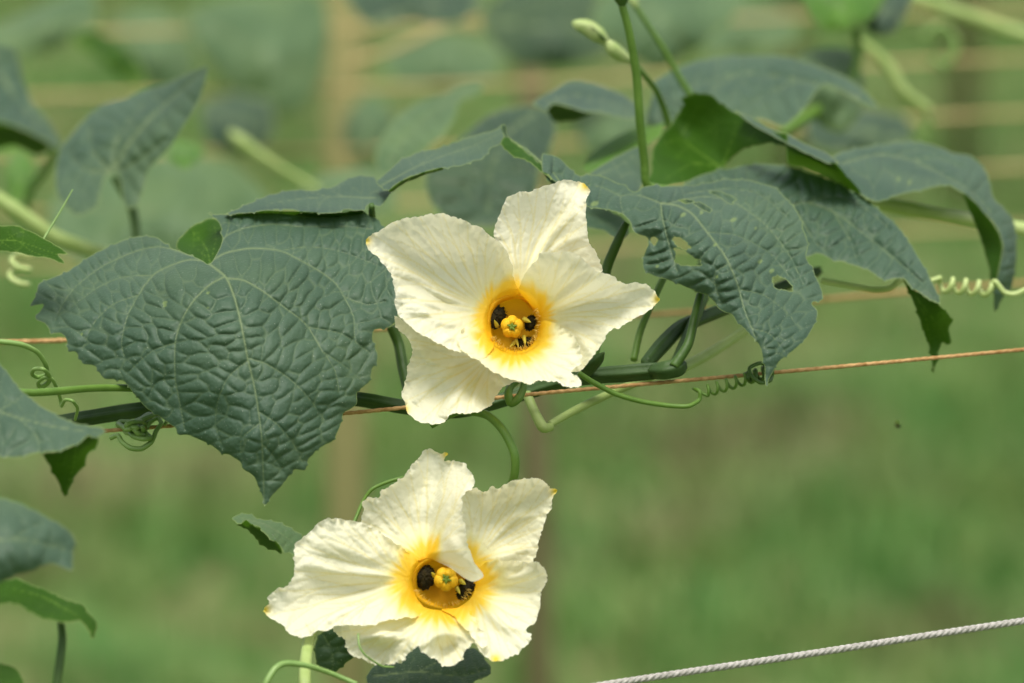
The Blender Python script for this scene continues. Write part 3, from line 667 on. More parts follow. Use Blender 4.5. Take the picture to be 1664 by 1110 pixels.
# --- arching leaf left of centre top
leaf([dict(outline=c6((128,748),(160,715),(220,660),(290,625),(380,605),(450,580),(520,555),(580,540),(625,528),(660,508),(650,530),(655,560),(640,590),(600,610),(565,655),(530,660),(480,680),(400,690),(330,705),(250,735),(200,765),(180,785)),
   ctrl=c6((130,750,-60),(290,625,-86),(450,580,-95),(625,528,-96),(655,560,-80),(565,655,-60),(400,690,-50),(250,735,-46),(185,783,-48)),
   veins=[(1.6,c6((150,760),(280,690),(400,640),(520,600),(640,545))),(1.0,c6((300,680),(380,620),(430,590)))], cell=16, amp=.5, step=2.6, seed=13),
  dict(outline=c6((180,785),(200,762),(250,733),(330,703),(400,688),(400,696),(330,716),(250,750),(200,782)), ctrl=c6((180,785,-48),(250,733,-46),(400,688,-50),(400,696,-56),(250,750,-56),(200,782,-54)), cell=0, step=3, flip=True, teeth=0, seed=14)],
  'narrow arching grey-green leaf with a curled tip, above the left of the central flower')
# fold of the underside going down behind the top petal
leaf([dict(outline=c6((640,590),(660,560),(720,600),(780,650),(820,690),(850,735),(800,700),(750,660),(690,640)),
   ctrl=c6((640,590,-62),(660,560,-72),(780,650,-60),(850,735,-42),(750,660,-52),(690,640,-60)), cell=14, amp=.3, step=3, flip=True, teeth=20, tooth=2, seed=15),
   dict(outline=c6((640,515),(655,508),(662,520),(670,560),(740,605),(800,655),(850,700),(880,745),(850,738),(820,690),(780,650),(720,602),(660,562)), ctrl=c6((645,515,-70),(662,560,-72),(780,650,-60),(850,735,-42),(880,745,-40),(800,655,-62),(670,555,-74)), cell=0, step=2.5, teeth=0, seed=16)],
   'folded yellow-green leaf edge sloping down behind the top petal of the central flower')
# --- leaf with insect holes
leaf([dict(outline=c4((-120,265),(-60,282),(0,338),(30,333),(90,345),(150,372),(190,392),(225,372),(300,374),(400,368),(480,352),(560,352),(640,372),(690,408),(732,460),(757,530),(768,570),(762,610),(782,650),(802,690),(817,735),(817,755),(782,765),(800,790),(797,820),(765,880),(745,900),(712,932),(672,962),(650,1000),(626,1040),(617,970),(602,910),(570,870),(540,840),(510,806),(472,790),(432,740),(395,730),(330,702),(262,680),(232,668),(214,650),(212,618),(224,585),(236,560),(225,545),(205,540),(184,530),(166,490),(140,466),(92,455),(30,445),(-60,400),(-120,330)),
   ctrl=c4((-100,270,-58),(30,335,-60),(190,392,-54),(400,368,-82),(560,352,-88),(690,408,-74),(768,570,-46),(817,750,-28),(765,880,-8),(626,1040,4),(540,840,-4),(395,730,-12),(232,668,-20),(214,618,-24),(184,530,-26),(92,455,-30),(-60,380,-44),(290,430,-36),(430,530,-22),(500,650,-10),(580,850,0),(300,600,-20),(640,600,-38),(680,760,-18)),
   veins=[(2.2,c4((275,432),(330,440),(380,468),(430,530),(490,610),(530,700),(555,790),(590,880),(622,1010))),(1.8,c4((275,435),(280,480),(300,560),(330,660))),
     (1.3,c4((495,638),(458,660),(455,700),(475,770))),(1.7,c4((275,432),(200,405),(140,410),(150,470))),(1.3,c4((140,408),(80,380),(20,370))),(1.5,c4((300,432),(420,410),(520,430),(620,500),(700,600),(750,700))),(1.1,c4((540,720),(620,740),(700,800),(740,860))),(1.1,c4((430,530),(530,540),(640,600),(720,700))),(1.1,c4((360,400),(480,385),(600,400),(700,480))),(1.0,c4((580,850),(640,870),(690,930)))],
   holes=[c4((325,590),(345,585),(372,605),(400,622),(405,638),(380,640),(330,632)),c4((318,550),(340,548),(372,575),(360,586),(335,578),(322,566)),c4((648,690),(655,676),(680,680),(705,700),(714,724),(690,722),(662,716)),c4((440,396),(462,392),(500,405),(522,418),(515,432),(495,430),(475,412)),c4((242,548),(255,543),(265,555),(255,572),(244,562)),c4((385,432),(405,430),(440,450),(438,462),(412,450)),c4((335,422),(360,420),(385,426),(360,432))],
   spots=[(1068,433,4),(1235,425,5),(1192,357,5),(1254,440,5),(1253,442,4),(1162,398,4),(1228,371,4),(966,331,6),(1165,450,4),(1075,452,3),(1110,349,5),(1140,345,5)],
   cell=17, amp=.75, grad=(320,2.8,560,1.0), step=2.4, teeth=40, seed=21)],
   'grey-green leaf riddled with insect holes, right of the central flower, tip touching the twine',
   petiole=([(962,600,-40),(975,520,-48),(985,440,-52),(1005,390,-50),(1018,362,-50)],[8,8,8.5,8,6]))
# --- big leaf behind the holey one
leaf([dict(outline=c4((330,400),(380,350),(450,325),(520,310),(600,298),(700,308),(800,338),(880,370),(950,410),(1010,455),(1070,510),(1120,580),(1160,650),(1190,710),(1210,772),(1150,742),(1100,702),(1080,684),(1020,690),(960,655),(900,635),(840,618),(800,603),(765,612),(700,640),(560,560),(420,480)),
   ctrl=c4((380,350,-120),(600,298,-150),(880,370,-130),(1070,510,-104),(1210,772,-70),(1080,684,-76),(900,635,-84),(765,612,-88),(560,500,-104),(700,430,-118),(1000,560,-98),(700,640,-84),(420,480,-110)),
   veins=[(1.8,c4((640,470),(750,430),(850,460),(960,540),(1060,620),(1150,700))),(1.4,c4((700,420),(740,480),(790,560),(830,600))),(1.2,c4((850,460),(900,540),(930,620))),(1.2,c4((760,430),(860,410),(960,450),(1040,520)))], cell=19, amp=2.2, step=3, seed=31, teeth=44),
  dict(outline=c4((1080,684),(1100,700),(1150,742),(1205,770),(1235,800),(1252,825),(1240,850),(1242,895),(1228,905),(1215,900),(1200,950),(1186,1002),(1176,950),(1165,900),(1145,845),(1118,765)),
   ctrl=c4((1080,684,-76),(1150,742,-74),(1205,770,-70),(1252,825,-86),(1236,900,-92),(1186,1000,-88),(1150,850,-84),(1110,740,-82)),
   veins=[(1.2,c4((1120,720),(1160,820),(1185,960))),(1.0,c4((1140,760),(1200,840),(1230,890)))], cell=18, amp=.3, step=3, flip=True, teeth=30, seed=32)],
   'broad grey-green leaf behind the insect-holed leaf, its dark tip drooping across the twine',
   petiole=([(1095,600,-30),(1120,540,-50),(1150,470,-70),(1180,400,-96)],[11,9,8,7]))
# --- green underside leaf at the top
leaf([dict(outline=c4((215,378),(240,330),(245,260),(262,222),(300,175),(325,140),(350,102),(342,80),(380,66),(420,64),(450,72),(480,100),(520,125),(580,150),(640,185),(700,205),(690,240),(640,232),(600,240),(560,250),(520,280),(490,312),(490,330),(420,350),(340,368),(290,376)),
   ctrl=c4((240,370,-120),(245,260,-150),(345,80,-170),(450,72,-160),(580,150,-140),(690,220,-120),(560,250,-140),(490,320,-150),(340,368,-124),(350,220,-172)),
   veins=[(1.8,c4((480,315),(400,260),(340,220),(260,240))),(1.8,c4((480,310),(520,200),(530,150))),(1.4,c4((470,310),(380,300),(280,360))),(1.3,c4((340,222),(370,160),(400,110)))], cell=24, amp=.45, step=3.2, flip=True, seed=41, teeth=50),
  dict(outline=c4((520,122),(580,146),(640,182),(700,200),(760,235),(830,265),(872,298),(835,300),(780,275),(720,245),(660,215),(580,170)),
   ctrl=c4((520,122,-142),(640,182,-132),(760,235,-126),(872,298,-116),(780,275,-110),(580,170,-132)), cell=18, amp=.4, step=3.2, seed=42, teeth=0),
  dict(outline=c4((660,200),(720,240),(800,280),(860,300),(900,345),(945,400),(880,378),(820,345),(760,318),(700,300),(695,250)),
   ctrl=c4((660,200,-126),(800,280,-118),(945,400,-112),(820,345,-150),(700,300,-154)), cell=0, step=3.5, flip=True, seed=43, teeth=0)],
   'bright green leaf underside, folded, at the upper right beside the tall thin stalk', petiole=([(1130,470,-125),(1150,380,-135),(1165,300,-150),(1174,272,-148)],[6,6,5,4]))
# --- far-right leaf
leaf([dict(outline=c4((830,300),(870,262),(950,242),(1050,228),(1110,222),(1160,228),(1200,240),(1250,262),(1300,270),(1345,300),(1370,340),(1388,410),(1430,455),(1455,490),(1466,560),(1464,620),(1452,700),(1440,732),(1420,750),(1400,785),(1388,798),(1385,740),(1402,650),(1415,575),(1392,510),(1350,460),(1300,412),(1240,375),(1190,380),(1100,400),(1040,415),(1000,430),(950,410),(890,360)),
   ctrl=c4((850,290,-150),(1050,228,-200),(1200,240,-200),(1370,340,-180),(1466,560,-150),(1440,732,-130),(1388,795,-120),(1415,575,-126),(1300,412,-136),(1100,400,-126),(1000,430,-116),(1150,310,-176),(1330,400,-156),(890,360,-130)),
   veins=[(1.8,c4((880,300),(1000,270),(1120,290),(1220,340),(1320,400),(1400,500),(1430,620))),(1.2,c4((1120,290),(1200,280),(1290,320))),(1.2,c4((1060,275),(1140,250),(1200,262)))], cell=21, amp=2.2, step=3.4, seed=51, teeth=46, spots=[(1460,291,6),(1478,296,6)]),
  dict(outline=c4((1282,402),(1310,415),(1350,458),(1392,510),(1416,575),(1404,650),(1386,735),(1378,720),(1368,640),(1345,560),(1315,480)),
   ctrl=c4((1285,402,-137),(1350,458,-133),(1416,575,-127),(1386,735,-124),(1345,560,-140)), cell=0, step=3.5, flip=True, seed=52, teeth=0)],
   'blurred grey-green leaf at the far right, bending over and hanging beside the spiral tendril', petiole=([(1300,420,-190),(1330,380,-200),(1370,330,-200),(1400,290,-190)],[6,6,5,4]))
# --- mid-distance leaves
leaf([dict(outline=[(1060,150),(1062,132),(1090,115),(1130,98),(1175,90),(1230,89),(1285,92),(1340,110),(1380,128),(1405,148),(1430,176),(1395,165),(1350,140),(1330,145),(1305,180),(1275,205),(1240,195),(1200,200),(1140,200),(1090,210),(1050,200)],
   ctrl=[(1060,150,-250),(1175,90,-310),(1285,92,-300),(1430,176,-240),(1330,145,-250),(1275,205,-230),(1140,200,-230),(1050,200,-240)],
   veins=[(2,[(1400,160),(1300,130),(1200,120),(1090,150)]),(1.5,[(1300,130),(1230,160),(1180,195)]),(1.5,[(1200,120),(1150,150),(1110,195)])], cell=24, amp=3.0, step=5, seed=61, teeth=0)],
   'broad soft-focus leaf at the upper right, above the bright green underside leaf')
leaf([dict(outline=c6((770,425),(800,400),(850,370),(900,340),(960,330),(1040,345),(1130,380),(1190,420),(1215,460),(1180,490),(1120,480),(1050,465),(980,460),(920,440),(860,425),(830,450),(800,440)),
   ctrl=c6((790,420,-220),(940,330,-260),(1130,380,-250),(1200,460,-220),(1050,462,-200),(860,425,-200),(980,400,-235)), veins=[(1.8,c6((830,420),(950,390),(1100,420)))], cell=20, amp=2.2, step=4.5, seed=62, teeth=0),
  dict(outline=c6((830,450),(860,425),(920,440),(1010,462),(960,490),(880,502),(850,490)), ctrl=c6((830,450,-205),(860,425,-200),(1010,462,-202),(880,502,-230)), cell=0, step=5, flip=True, seed=63, teeth=0)],
   'soft-focus grey-green leaf with a dark green folded edge, behind the tall thin stalk')
leaf([dict(outline=c6((330,720),(380,650),(440,600),(500,540),(560,490),(620,455),(680,440),(780,432),(840,460),(868,505),(860,560),(840,620),(800,700),(780,800),(760,870),(700,910),(620,930),(520,930),(420,900),(360,840),(330,780)),
   ctrl=c6((330,740,-330),(560,490,-390),(780,432,-400),(868,505,-380),(780,800,-330),(620,930,-310),(420,900,-310),(580,700,-340)), veins=[(2.4,c6((780,460),(660,560),(600,700),(590,880)))], cell=26, amp=3, step=5.5, seed=64, teeth=0)],
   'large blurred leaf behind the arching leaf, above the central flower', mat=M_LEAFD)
leaf([dict(outline=c6((125,620),(150,570),(185,510),(250,450),(330,405),(400,385),(440,360),(500,345),(560,345),(565,370),(530,395),(480,415),(462,450),(450,490),(410,550),(350,600),(290,650),(220,690),(160,720),(130,680)),
   ctrl=c6((130,640,-380),(250,450,-420),(560,350,-440),(460,450,-400),(350,600,-370),(160,720,-360)), veins=[(2.4,c6((520,370),(380,440),(250,560),(180,680)))], cell=26, amp=3, step=5.5, seed=65, teeth=0)],
   'blurred upright leaf with a curled tip, left of the large blurred leaf above the flower', mat=M_LEAFP)
leaf([dict(outline=c5((852,272),(800,285),(740,312),(650,350),(590,365),(520,400),(450,415),(390,445),(330,500),(290,550),(250,600),(228,670),(225,740),(235,800),(270,850),(320,885),(360,875),(400,845),(415,790),(430,730),(460,712),(490,725),(500,790),(510,840),(540,855),(570,830),(595,760),(612,695),(650,650),(700,600),(740,540),(780,480),(815,410),(840,340)),
   ctrl=c5((852,272,-230),(590,365,-290),(330,500,-290),(228,700,-270),(320,885,-230),(430,720,-250),(540,855,-230),(700,600,-230),(600,500,-250),(450,600,-260),(360,760,-250)),
   veins=[(3,c5((465,705),(520,600),(620,480),(740,370),(830,295))),(2.2,c5((465,700),(470,600),(520,500),(600,420))),(2.2,c5((455,700),(380,620),(370,520))),(2.0,c5((450,705),(360,700),(290,640))),(2.0,c5((480,705),(560,660),(680,570)))], cell=22, amp=1.7, step=4.5, seed=66, teeth=0)],
   'blurred heart-shaped leaf at the upper left pointing up and right', petiole=([(222,420,-245),(222,390,-245),(215,340,-248),(186,290,-252)],[9,9,9,7]), mat=M_LEAF)
leaf([dict(outline=c5((-60,170),(0,180),(60,190),(85,250),(100,330),(130,410),(180,470),(225,530),(255,590),(230,610),(170,570),(100,535),(0,500),(-60,500)),
   ctrl=c5((-60,170,-440),(60,190,-450),(130,410,-430),(255,590,-410),(100,535,-400),(-60,500,-400)), veins=[(2.4,c5((-40,200),(30,350),(120,470),(240,590)))], cell=26, amp=1.4, step=6, seed=67, teeth=0),
   dict(outline=c5((-60,500),(0,498),(100,535),(170,570),(215,605),(150,640),(60,600),(-60,610)), ctrl=c5((-60,500,-400),(100,535,-400),(215,605,-405),(60,600,-430),(-60,610,-430)), cell=0, step=6, flip=True, teeth=0, seed=68)],
   'blurred leaf at the left edge with a bright green underside, near the top')
leaf([dict(outline=c5((-50,930),(0,925),(70,926),(130,950),(180,975),(230,1005),(280,1042),(240,1043),(266,1082),(200,1060),(130,1050),(70,1035),(0,1030),(-50,1030)),
   ctrl=c5((-50,930,-20),(70,926,-24),(180,975,-22),(280,1045,-14),(130,1050,-12),(0,1030,-12),(60,980,-22)),
   veins=[(1.3,c5((-40,990),(60,985),(140,1010),(240,1045))),(1.0,c5((20,985),(80,950),(120,955))),(1.0,c5((80,990),(130,1030),(190,1050))),(1.0,c5((0,985),(50,1020),(100,1040)))], cell=16, amp=.35, step=2.6, flip=True, seed=69, teeth=0)],
   'small dark green leaf underside poking in at the left edge beside the big leaf')
# --- near leaves, lower left
leaf([dict(outline=c8((-60,0),(-20,20),(0,60),(25,90),(60,135),(115,185),(180,225),(250,258),(305,268),(335,272),(348,288),(330,300),(318,308),(290,298),(262,325),(235,335),(215,345),(185,352),(130,355),(60,370),(0,370),(-60,368)),
   ctrl=c8((-60,0,70),(25,90,78),(115,185,88),(250,258,100),(348,288,112),(262,325,112),(185,352,112),(60,370,110),(-60,368,108),(60,260,102)),
   veins=[(2.0,c8((-60,200),(60,240),(180,270),(335,290))),(1.4,c8((0,215),(60,180),(80,160))),(1.4,c8((60,240),(120,300),(130,350)))], cell=24, amp=1.1, step=3.6, seed=71, teeth=36, tooth=2.5),
  dict(outline=c8((140,360),(185,350),(215,343),(240,332),(262,322),(292,298),(322,305),(318,335),(290,360),(275,400),(250,430),(238,455),(228,480),(212,502),(200,480),(188,450),(165,405)),
   ctrl=c8((140,360,100),(262,322,104),(322,305,106),(290,360,92),(212,500,86),(165,405,92)), veins=[(1.4,c8((250,330),(240,400),(215,490)))], cell=16, amp=.3, step=3.2, flip=True, seed=72, teeth=34)],
   'grey-green leaf at the left edge with a dark folded-under tip, below the coiled tendril')
leaf([dict(outline=c8((-60,490),(0,500),(60,515),(130,550),(200,590),(235,615),(250,645),(243,690),(240,738),(215,738),(180,722),(140,728),(110,740),(50,760),(0,785),(-60,800)),
   ctrl=c8((-60,490,150),(130,550,150),(250,645,150),(240,738,158),(110,740,164),(-60,800,168),(60,640,164)), veins=[(2.0,c8((-60,640),(80,640),(240,680))),(1.4,c8((40,640),(100,600),(150,580)))], cell=26, amp=.8, step=4.5, seed=73, teeth=36, tooth=2)],
   'blurred pale grey-green leaf at the lower left edge')
leaf([dict(outline=c8((-60,770),(0,772),(60,768),(110,788),(150,800),(180,815),(230,838),(272,850),(285,870),(310,895),(322,925),(310,955),(298,966),(290,940),(270,915),(250,905),(230,915),(190,910),(120,890),(70,860),(40,850),(-60,850)),
   ctrl=c8((-60,770,110),(60,768,104),(180,815,100),(272,850,104),(322,925,112),(298,965,118),(230,912,122),(120,890,122),(-60,850,120)), veins=[(1.5,c8((190,850),(120,820),(40,800))),(1.5,c8((190,855),(240,880),(300,940)))], cell=18, amp=.5, step=3.6, flip=True, seed=74, teeth=26, tooth=2.5)],
   'dark green leaf underside on an upright stalk in the lower left corner', mat=M_LEAFD, petiole=([(88,1190,112),(93,1110,110),(101,1040,108),(96,990,106)],[7,7,6.5,5]))
leaf([dict(outline=[(-60,1085),(-20,1078),(5,1078),(25,1085),(38,1105),(40,1140),(0,1180),(-60,1180)], ctrl=[(-60,1085,110),(25,1085,112),(40,1140,118),(-60,1180,116)], cell=18, amp=.3, step=4, flip=True, teeth=0, seed=75)],
   'dark rounded scrap of leaf in the very bottom left corner', mat=M_LEAFD)
# --- little leaf left of flower 2
leaf([dict(outline=c8((765,572),(775,558),(800,553),(830,560),(850,572),(885,575),(920,583),(955,600),(990,625),(1010,650),(1000,720),(960,690),(930,680),(915,655),(895,645),(872,625),(850,600),(830,595),(805,578),(780,590)),
   ctrl=c8((765,572,22),(850,570,16),(955,600,16),(1010,660,18),(930,680,28),(850,600,28),(780,585,26)), veins=[(1.3,c8((790,568),(870,590),(950,640),(1000,690)))], cell=13, amp=.7, step=2.6, seed=76, teeth=18, tooth=2.5),
  dict(outline=c8((780,592),(808,578),(830,594),(850,600),(872,625),(895,645),(915,655),(925,685),(905,675),(885,672),(850,655),(845,640),(820,615),(800,600)), ctrl=c8((780,592,25),(850,600,28),(925,680,28),(850,655,14),(800,602,18)), cell=14, amp=.3, step=2.8, flip=True, teeth=16, tooth=2, seed=77)],
   'small toothed young leaf left of the bottom flower', mat=M_LEAFP)
# --- leaves beneath flower 2
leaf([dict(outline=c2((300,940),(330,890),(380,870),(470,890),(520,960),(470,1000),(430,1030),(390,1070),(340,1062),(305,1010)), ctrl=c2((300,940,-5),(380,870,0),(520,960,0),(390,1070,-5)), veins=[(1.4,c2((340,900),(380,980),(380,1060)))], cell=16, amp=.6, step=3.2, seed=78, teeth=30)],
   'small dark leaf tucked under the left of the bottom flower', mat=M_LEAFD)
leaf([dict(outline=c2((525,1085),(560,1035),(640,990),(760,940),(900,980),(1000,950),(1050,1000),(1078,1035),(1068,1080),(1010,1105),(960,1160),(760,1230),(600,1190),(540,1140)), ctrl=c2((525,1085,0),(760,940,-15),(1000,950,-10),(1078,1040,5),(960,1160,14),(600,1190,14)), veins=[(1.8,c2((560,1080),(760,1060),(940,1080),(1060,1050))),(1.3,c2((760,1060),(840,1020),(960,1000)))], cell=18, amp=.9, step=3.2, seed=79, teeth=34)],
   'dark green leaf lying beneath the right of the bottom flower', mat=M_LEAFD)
# leaf pieces behind the holey leaf
leaf([dict(outline=c6((980,735),(1010,705),(1080,660),(1150,620),(1215,600),(1225,680),(1215,770),(1180,795),(1100,760),(1040,735)), ctrl=c6((980,735,-100),(1150,620,-140),(1220,690,-130),(1180,795,-90)), veins=[(1.4,c6((1020,725),(1120,680),(1210,620)))], cell=18, amp=.6, step=3.5, seed=81, teeth=0)],
   'bluish-green leaf between the tall stalk and the top petal, behind the insect-holed leaf')
leaf([dict(outline=c6((975,690),(1000,640),(1060,590),(1150,540),(1230,505),(1310,490),(1290,560),(1200,620),(1110,660),(1020,705)), ctrl=c6((975,690,-200),(1150,540,-250),(1310,490,-240),(1110,660,-190)), veins=[(1.8,c6((1000,690),(1120,600),(1280,520)))], cell=22, amp=.8, step=4.5, seed=82, teeth=0)],
   'bright yellow-green soft-focus leaf left of the tall stalk', mat=M_LEAFB)
leaf([dict(outline=c6((960,850),(1000,835),(1060,850),(1150,900),(1165,960),(1120,985),(1060,945),(1000,935),(960,905)), ctrl=c6((960,850,-110),(1060,850,-120),(1165,960,-110),(1000,935,-95)), cell=18, amp=.6, step=3.5, seed=83, teeth=0)],
   'blue-grey leaf scrap showing right of the top petal, under the insect-holed leaf')
# --- background leaves, strongly out of focus
def bgleaf(out, z, label, m=M_LEAFP, tilt=60, flip=False):
    a = np.array(out, float); c = a.mean(0); lo, hi = a.min(0), a.max(0)
    ctrl = [(q[0], q[1], z-tilt*(hi[1]-q[1])/(hi[1]-lo[1])) for q in out]+[(c[0], c[1], z-tilt*.35+20)]
    v = [(4, [tuple(out[0][:2]), tuple(c), tuple(out[len(out)//2][:2])])]
    return leaf([dict(outline=out, ctrl=ctrl, veins=v, cell=40, amp=2, step=9, teeth=0, seed=int(c[0]), flip=flip)], label, mat=m, group='blurred leaves in the background')
bgleaf([(80,330),(140,285),(230,262),(300,250),(370,262),(420,300),(450,350),(480,400),(420,440),(300,450),(180,445),(100,410)], -750, 'pale green blurred leaf behind the upper left heart-shaped leaf, reaching down to the big leaf')
bgleaf([(300,20),(400,-10),(520,-10),(535,60),(520,130),(490,180),(430,190),(380,150),(330,90)], -1150, 'soft pale leaf shape near the top, left of the tan stake')
bgleaf([(600,40),(560,-20),(720,-30),(790,0),(740,40),(670,35)], -800, 'blurred dark leaf at the top edge just right of the tan stake', m=M_LEAFD)
bgleaf([(1000,-20),(1110,-30),(1210,-10),(1180,40),(1120,85),(1060,110),(1000,70),(960,30)], -700, 'pale grey-green blurred leaf at the top edge right of the tall stalk')
bgleaf([(780,30),(830,-20),(960,-20),(1000,40),(980,90),(900,110),(830,100)], -900, 'dark green blurred leaf at the top edge behind the bud', m=M_LEAFD)
bgleaf([(1300,-30),(1440,-30),(1425,20),(1395,45),(1345,50),(1315,25)], -420, 'vivid green blurred leaf at the top edge on the right', m=M_LEAFB)
bgleaf([(1385,-20),(1480,-20),(1470,30),(1445,58),(1410,50)], -440, 'dark green blurred leaf right of the vivid green one at the top edge', m=M_LEAFD)
bgleaf([(1290,95),(1330,78),(1380,80),(1400,110),(1405,170),(1370,215),(1330,200),(1300,150)], -420, 'light green blurred leaf rising behind the broad soft-focus leaf at upper right')
bgleaf([(262,240),(290,228),(330,238),(325,260),(300,275),(275,262)], -450, 'small bright green blurred leaf just right of the upper left heart-shaped leaf', m=M_LEAFB)
bgleaf([(480,330),(520,285),(600,272),(640,300),(640,345),(560,360)], -650, 'pale blurred leaf behind the small edge-on leaf')
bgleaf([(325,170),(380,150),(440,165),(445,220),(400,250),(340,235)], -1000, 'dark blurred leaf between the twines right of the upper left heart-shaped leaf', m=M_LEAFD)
bgleaf([(1310,180),(1380,170),(1470,190),(1480,230),(1400,250),(1320,240)], -700, 'dark blurred leaf above the far right leaf', m=M_LEAFD)  # takes the deep leaf colours
bgleaf([(-40,60),(60,10),(140,-20),(160,30),(110,70),(30,95)], -900, 'pale blurred leaf in the top left corner')
bgleaf([(110,60),(160,50),(220,90),(240,140),(200,130),(150,90)], -800, 'narrow dark green blurred leaf beneath the top twine at the left', m=M_LEAFB, flip=True)

bgleaf([(620,80),(680,50),(760,50),(820,80),(800,130),(720,150),(640,130)], -1300, 'faint pale green blurred leaf between the tan stake and the bud')
bgleaf([(1130,30),(1200,0),(1290,20),(1290,70),(1210,90),(1140,80)], -1300, 'faint blurred leaf above the broad soft-focus leaf at upper right')
bgleaf([(180,40),(240,10),(300,40),(320,110),(280,150),(210,120)], -1300, 'faint blurred leaf behind the topmost twine at the left')
bgleaf([(560,190),(600,150),(640,180),(640,240),(600,270),(560,250)], -1200, 'faint blurred leaf right of the tan stake under the second twine')
bgleaf([(930,180),(1000,160),(1060,190),(1040,240),(960,250)], -900, 'blurred dull green leaf directly behind the tall thin stalk')
bgleaf([(-30,215),(10,205),(60,215),(100,228),(80,250),(30,248),(-30,250)], -520, 'vivid green blurred leaf strip below the blurred leaf at the left edge', m=M_LEAFB)
bgleaf([(20,240),(50,250),(60,290),(45,325),(20,330),(5,290)], -600, 'bright green blurred leaf hanging among the stems at the left edge', m=M_LEAFB)
# ======================================================= STEMS, TENDRILS, BUDS
def stem(name, path, rad, m, label, cat='stem', **k):
    V, F = tube(path, rad, **({'sides': 12, 'step': 3} | k)); o = build(name, V, F, m, org=P(*path[0][:3])); return tag(o, label, cat)
root = empty('gourd_vine', P(1095,600,-28), 'thick dark green ridged main stem running behind the flowers along the orange twine', 'vine')
V, F = tube([(-60,715,-46),(119,684,-42),(190,672,-40),(248,664,-38),(340,650,-52),(480,640,-56),(590,650,-34),(660,662,-30),(740,668,-34),(800,655,-36),(860,636,-36),(940,614,-32),(1020,606,-28),(1095,600,-26)],
   [12,12,12,12,12,12,11,11,11,11,11,12,13,12], 24, 5, .2, step=4, bump=.05); build('main_stem', V, F, M_VINE, root)
V, F = tube([(1062,603,-26),(1082,602,-22),(1100,598,-22),(1112,592,-24)], [12,15,14,7], 18, 5, .14, bump=.18); build('stem_node', V, F, M_VINE, root)
V, F = tube([(1050,592,-34),(1078,560,-44),(1110,530,-56),(1170,505,-74),(1260,470,-110),(1330,440,-130)], [10,12,11,10,9,8], 16, 5, .2, step=4); build('side_stem', V, F, M_VINE, root)
stem('leaf_stalk', [(1095,596,-20),(1118,560,-22),(1128,520,-26),(1138,480,-34)], [8.5,8,7.5,7], M_STEMD, 'green stalk rising from the stem node into the insect-holed leaf')
stem('leaf_stalk', [(1030,585,-50),(1040,540,-55),(1056,500,-60),(1078,452,-66)], [6,6,6,6], M_STEM, 'thin light green stalk rising right of the central flower, left of the stem node')
stem('side_shoot', [(1090,606,-60),(1140,582,-75),(1200,545,-95),(1260,500,-120)], [9,9,8,7], M_STEMP, 'pale soft-focus shoot slanting up right from the stem node')
stem('side_shoot', [(856,640,-30),(868,668,-26),(882,694,-22),(896,694,-24)], [8,8,9,7], M_STEMP, 'short pale V-shaped shoot below the central flower, thick left arm')
stem('side_shoot', [(893,690,-25),(940,664,-32),(1000,636,-42),(1090,600,-56)], [6,7,7,7], M_STEMP, 'thin pale shoot slanting from the V below the flower up to the stem node')
stem('flower_stalk', [(700,690,0),(745,668,2),(790,674,8),(818,700,14),(836,738,16),(836,772,14),(824,800,8),(790,850,0),(740,930,-2)], [7,7,7,7,7,7,7,7,8], M_STEM, 'curved bright green stalk arching between the two flowers')
stem('tendril_hook', [(852,612,-8),(850,632,-4),(842,648,0),(830,655,0),(826,640,0),(830,628,-4),(842,618,-8)], [4,6,7,7.5,7,6,5], M_STEM, 'short curled green hook just under the bottom petal of the central flower', 'tendril')
stem('bud_stalk', [(1090,310,-96),(1052,300,-90),(1047,262,-88),(1040,200,-84),(1034,120,-80),(1022,50,-76),(1011,8,-74)], [8,7.5,7.5,7.5,7.5,7,7], M_STEM, 'tall thin green stalk rising to the top edge right of centre')
root = empty('flower_bud', P(1011,6,-74), 'dark bud just cut off by the top edge, on the tall thin stalk', 'bud')
V, F = tube([(1011,8,-74),(1009,-8,-73),(1005,-40,-72),(1000,-70,-72)], [7,16,18,8], 14, 5, .1); build('bud_body', V, F, M_STEMD, root)
V, F = join([cone((1009+6*math.cos(t),-4,-73),(1009+22*math.cos(t),-22,-70+10*math.sin(t)),3) for t in (0,1.2,2.4,3.6,5)]); build('sepals', V, F, M_STEMD, root)
root = empty('flower_bud', P(1025,98,-150), 'pale green pointed bud at the top, left of the tall thin stalk', 'bud')
V, F = tube([(1024,98,-150),(1008,90,-148),(994,78,-146),(984,68,-146)], [6,12,12,7], 14, 5, .06); build('ovary', V, F, M_BUD, root)
V, F = tube([(984,68,-146),(972,58,-145),(955,46,-144),(938,40,-143),(930,36,-143)], [8,14,14,10,3], 14, 5, .10); build('bud_body', V, F, M_BUD, root)
V, F = join([cone((984,66,-146),(958+8*k,40+7*k,-140+3*k),3.2) for k in (0,1,2)]); build('sepals', V, F, M_STEMD, root)
V, F = tube([(1024,98,-150),(1045,120,-155),(1065,145,-165),(1080,180,-175),(1092,220,-180)], [6,5,5.5,6,6], 10); build('bud_stem', V, F, M_STEM, root)
root = empty('flower_bud', P(1035,15,-230), 'tiny pale blurred bud at the top edge, right of the tall thin stalk', 'bud')
V, F = tube([(1034,12,-230),(1028,0,-230),(1020,-20,-230)], [6,9,6], 10); build('bud_body', V, F, M_BUD, root)
V, F = tube([(1034,12,-230),(1052,40,-232),(1078,80,-235),(1100,120,-238),(1122,155,-240)], [5,5,6,6,7], 10); build('bud_stem', V, F, M_STEM, root)
stem('leaf_stalk', [(-40,300,-300),(30,345,-300),(90,385,-300),(165,412,-300),(240,430,-300)], [15,15,14,14,13], M_STEMP, 'thick blurred light green stalk slanting down from the left edge behind the big leaf')
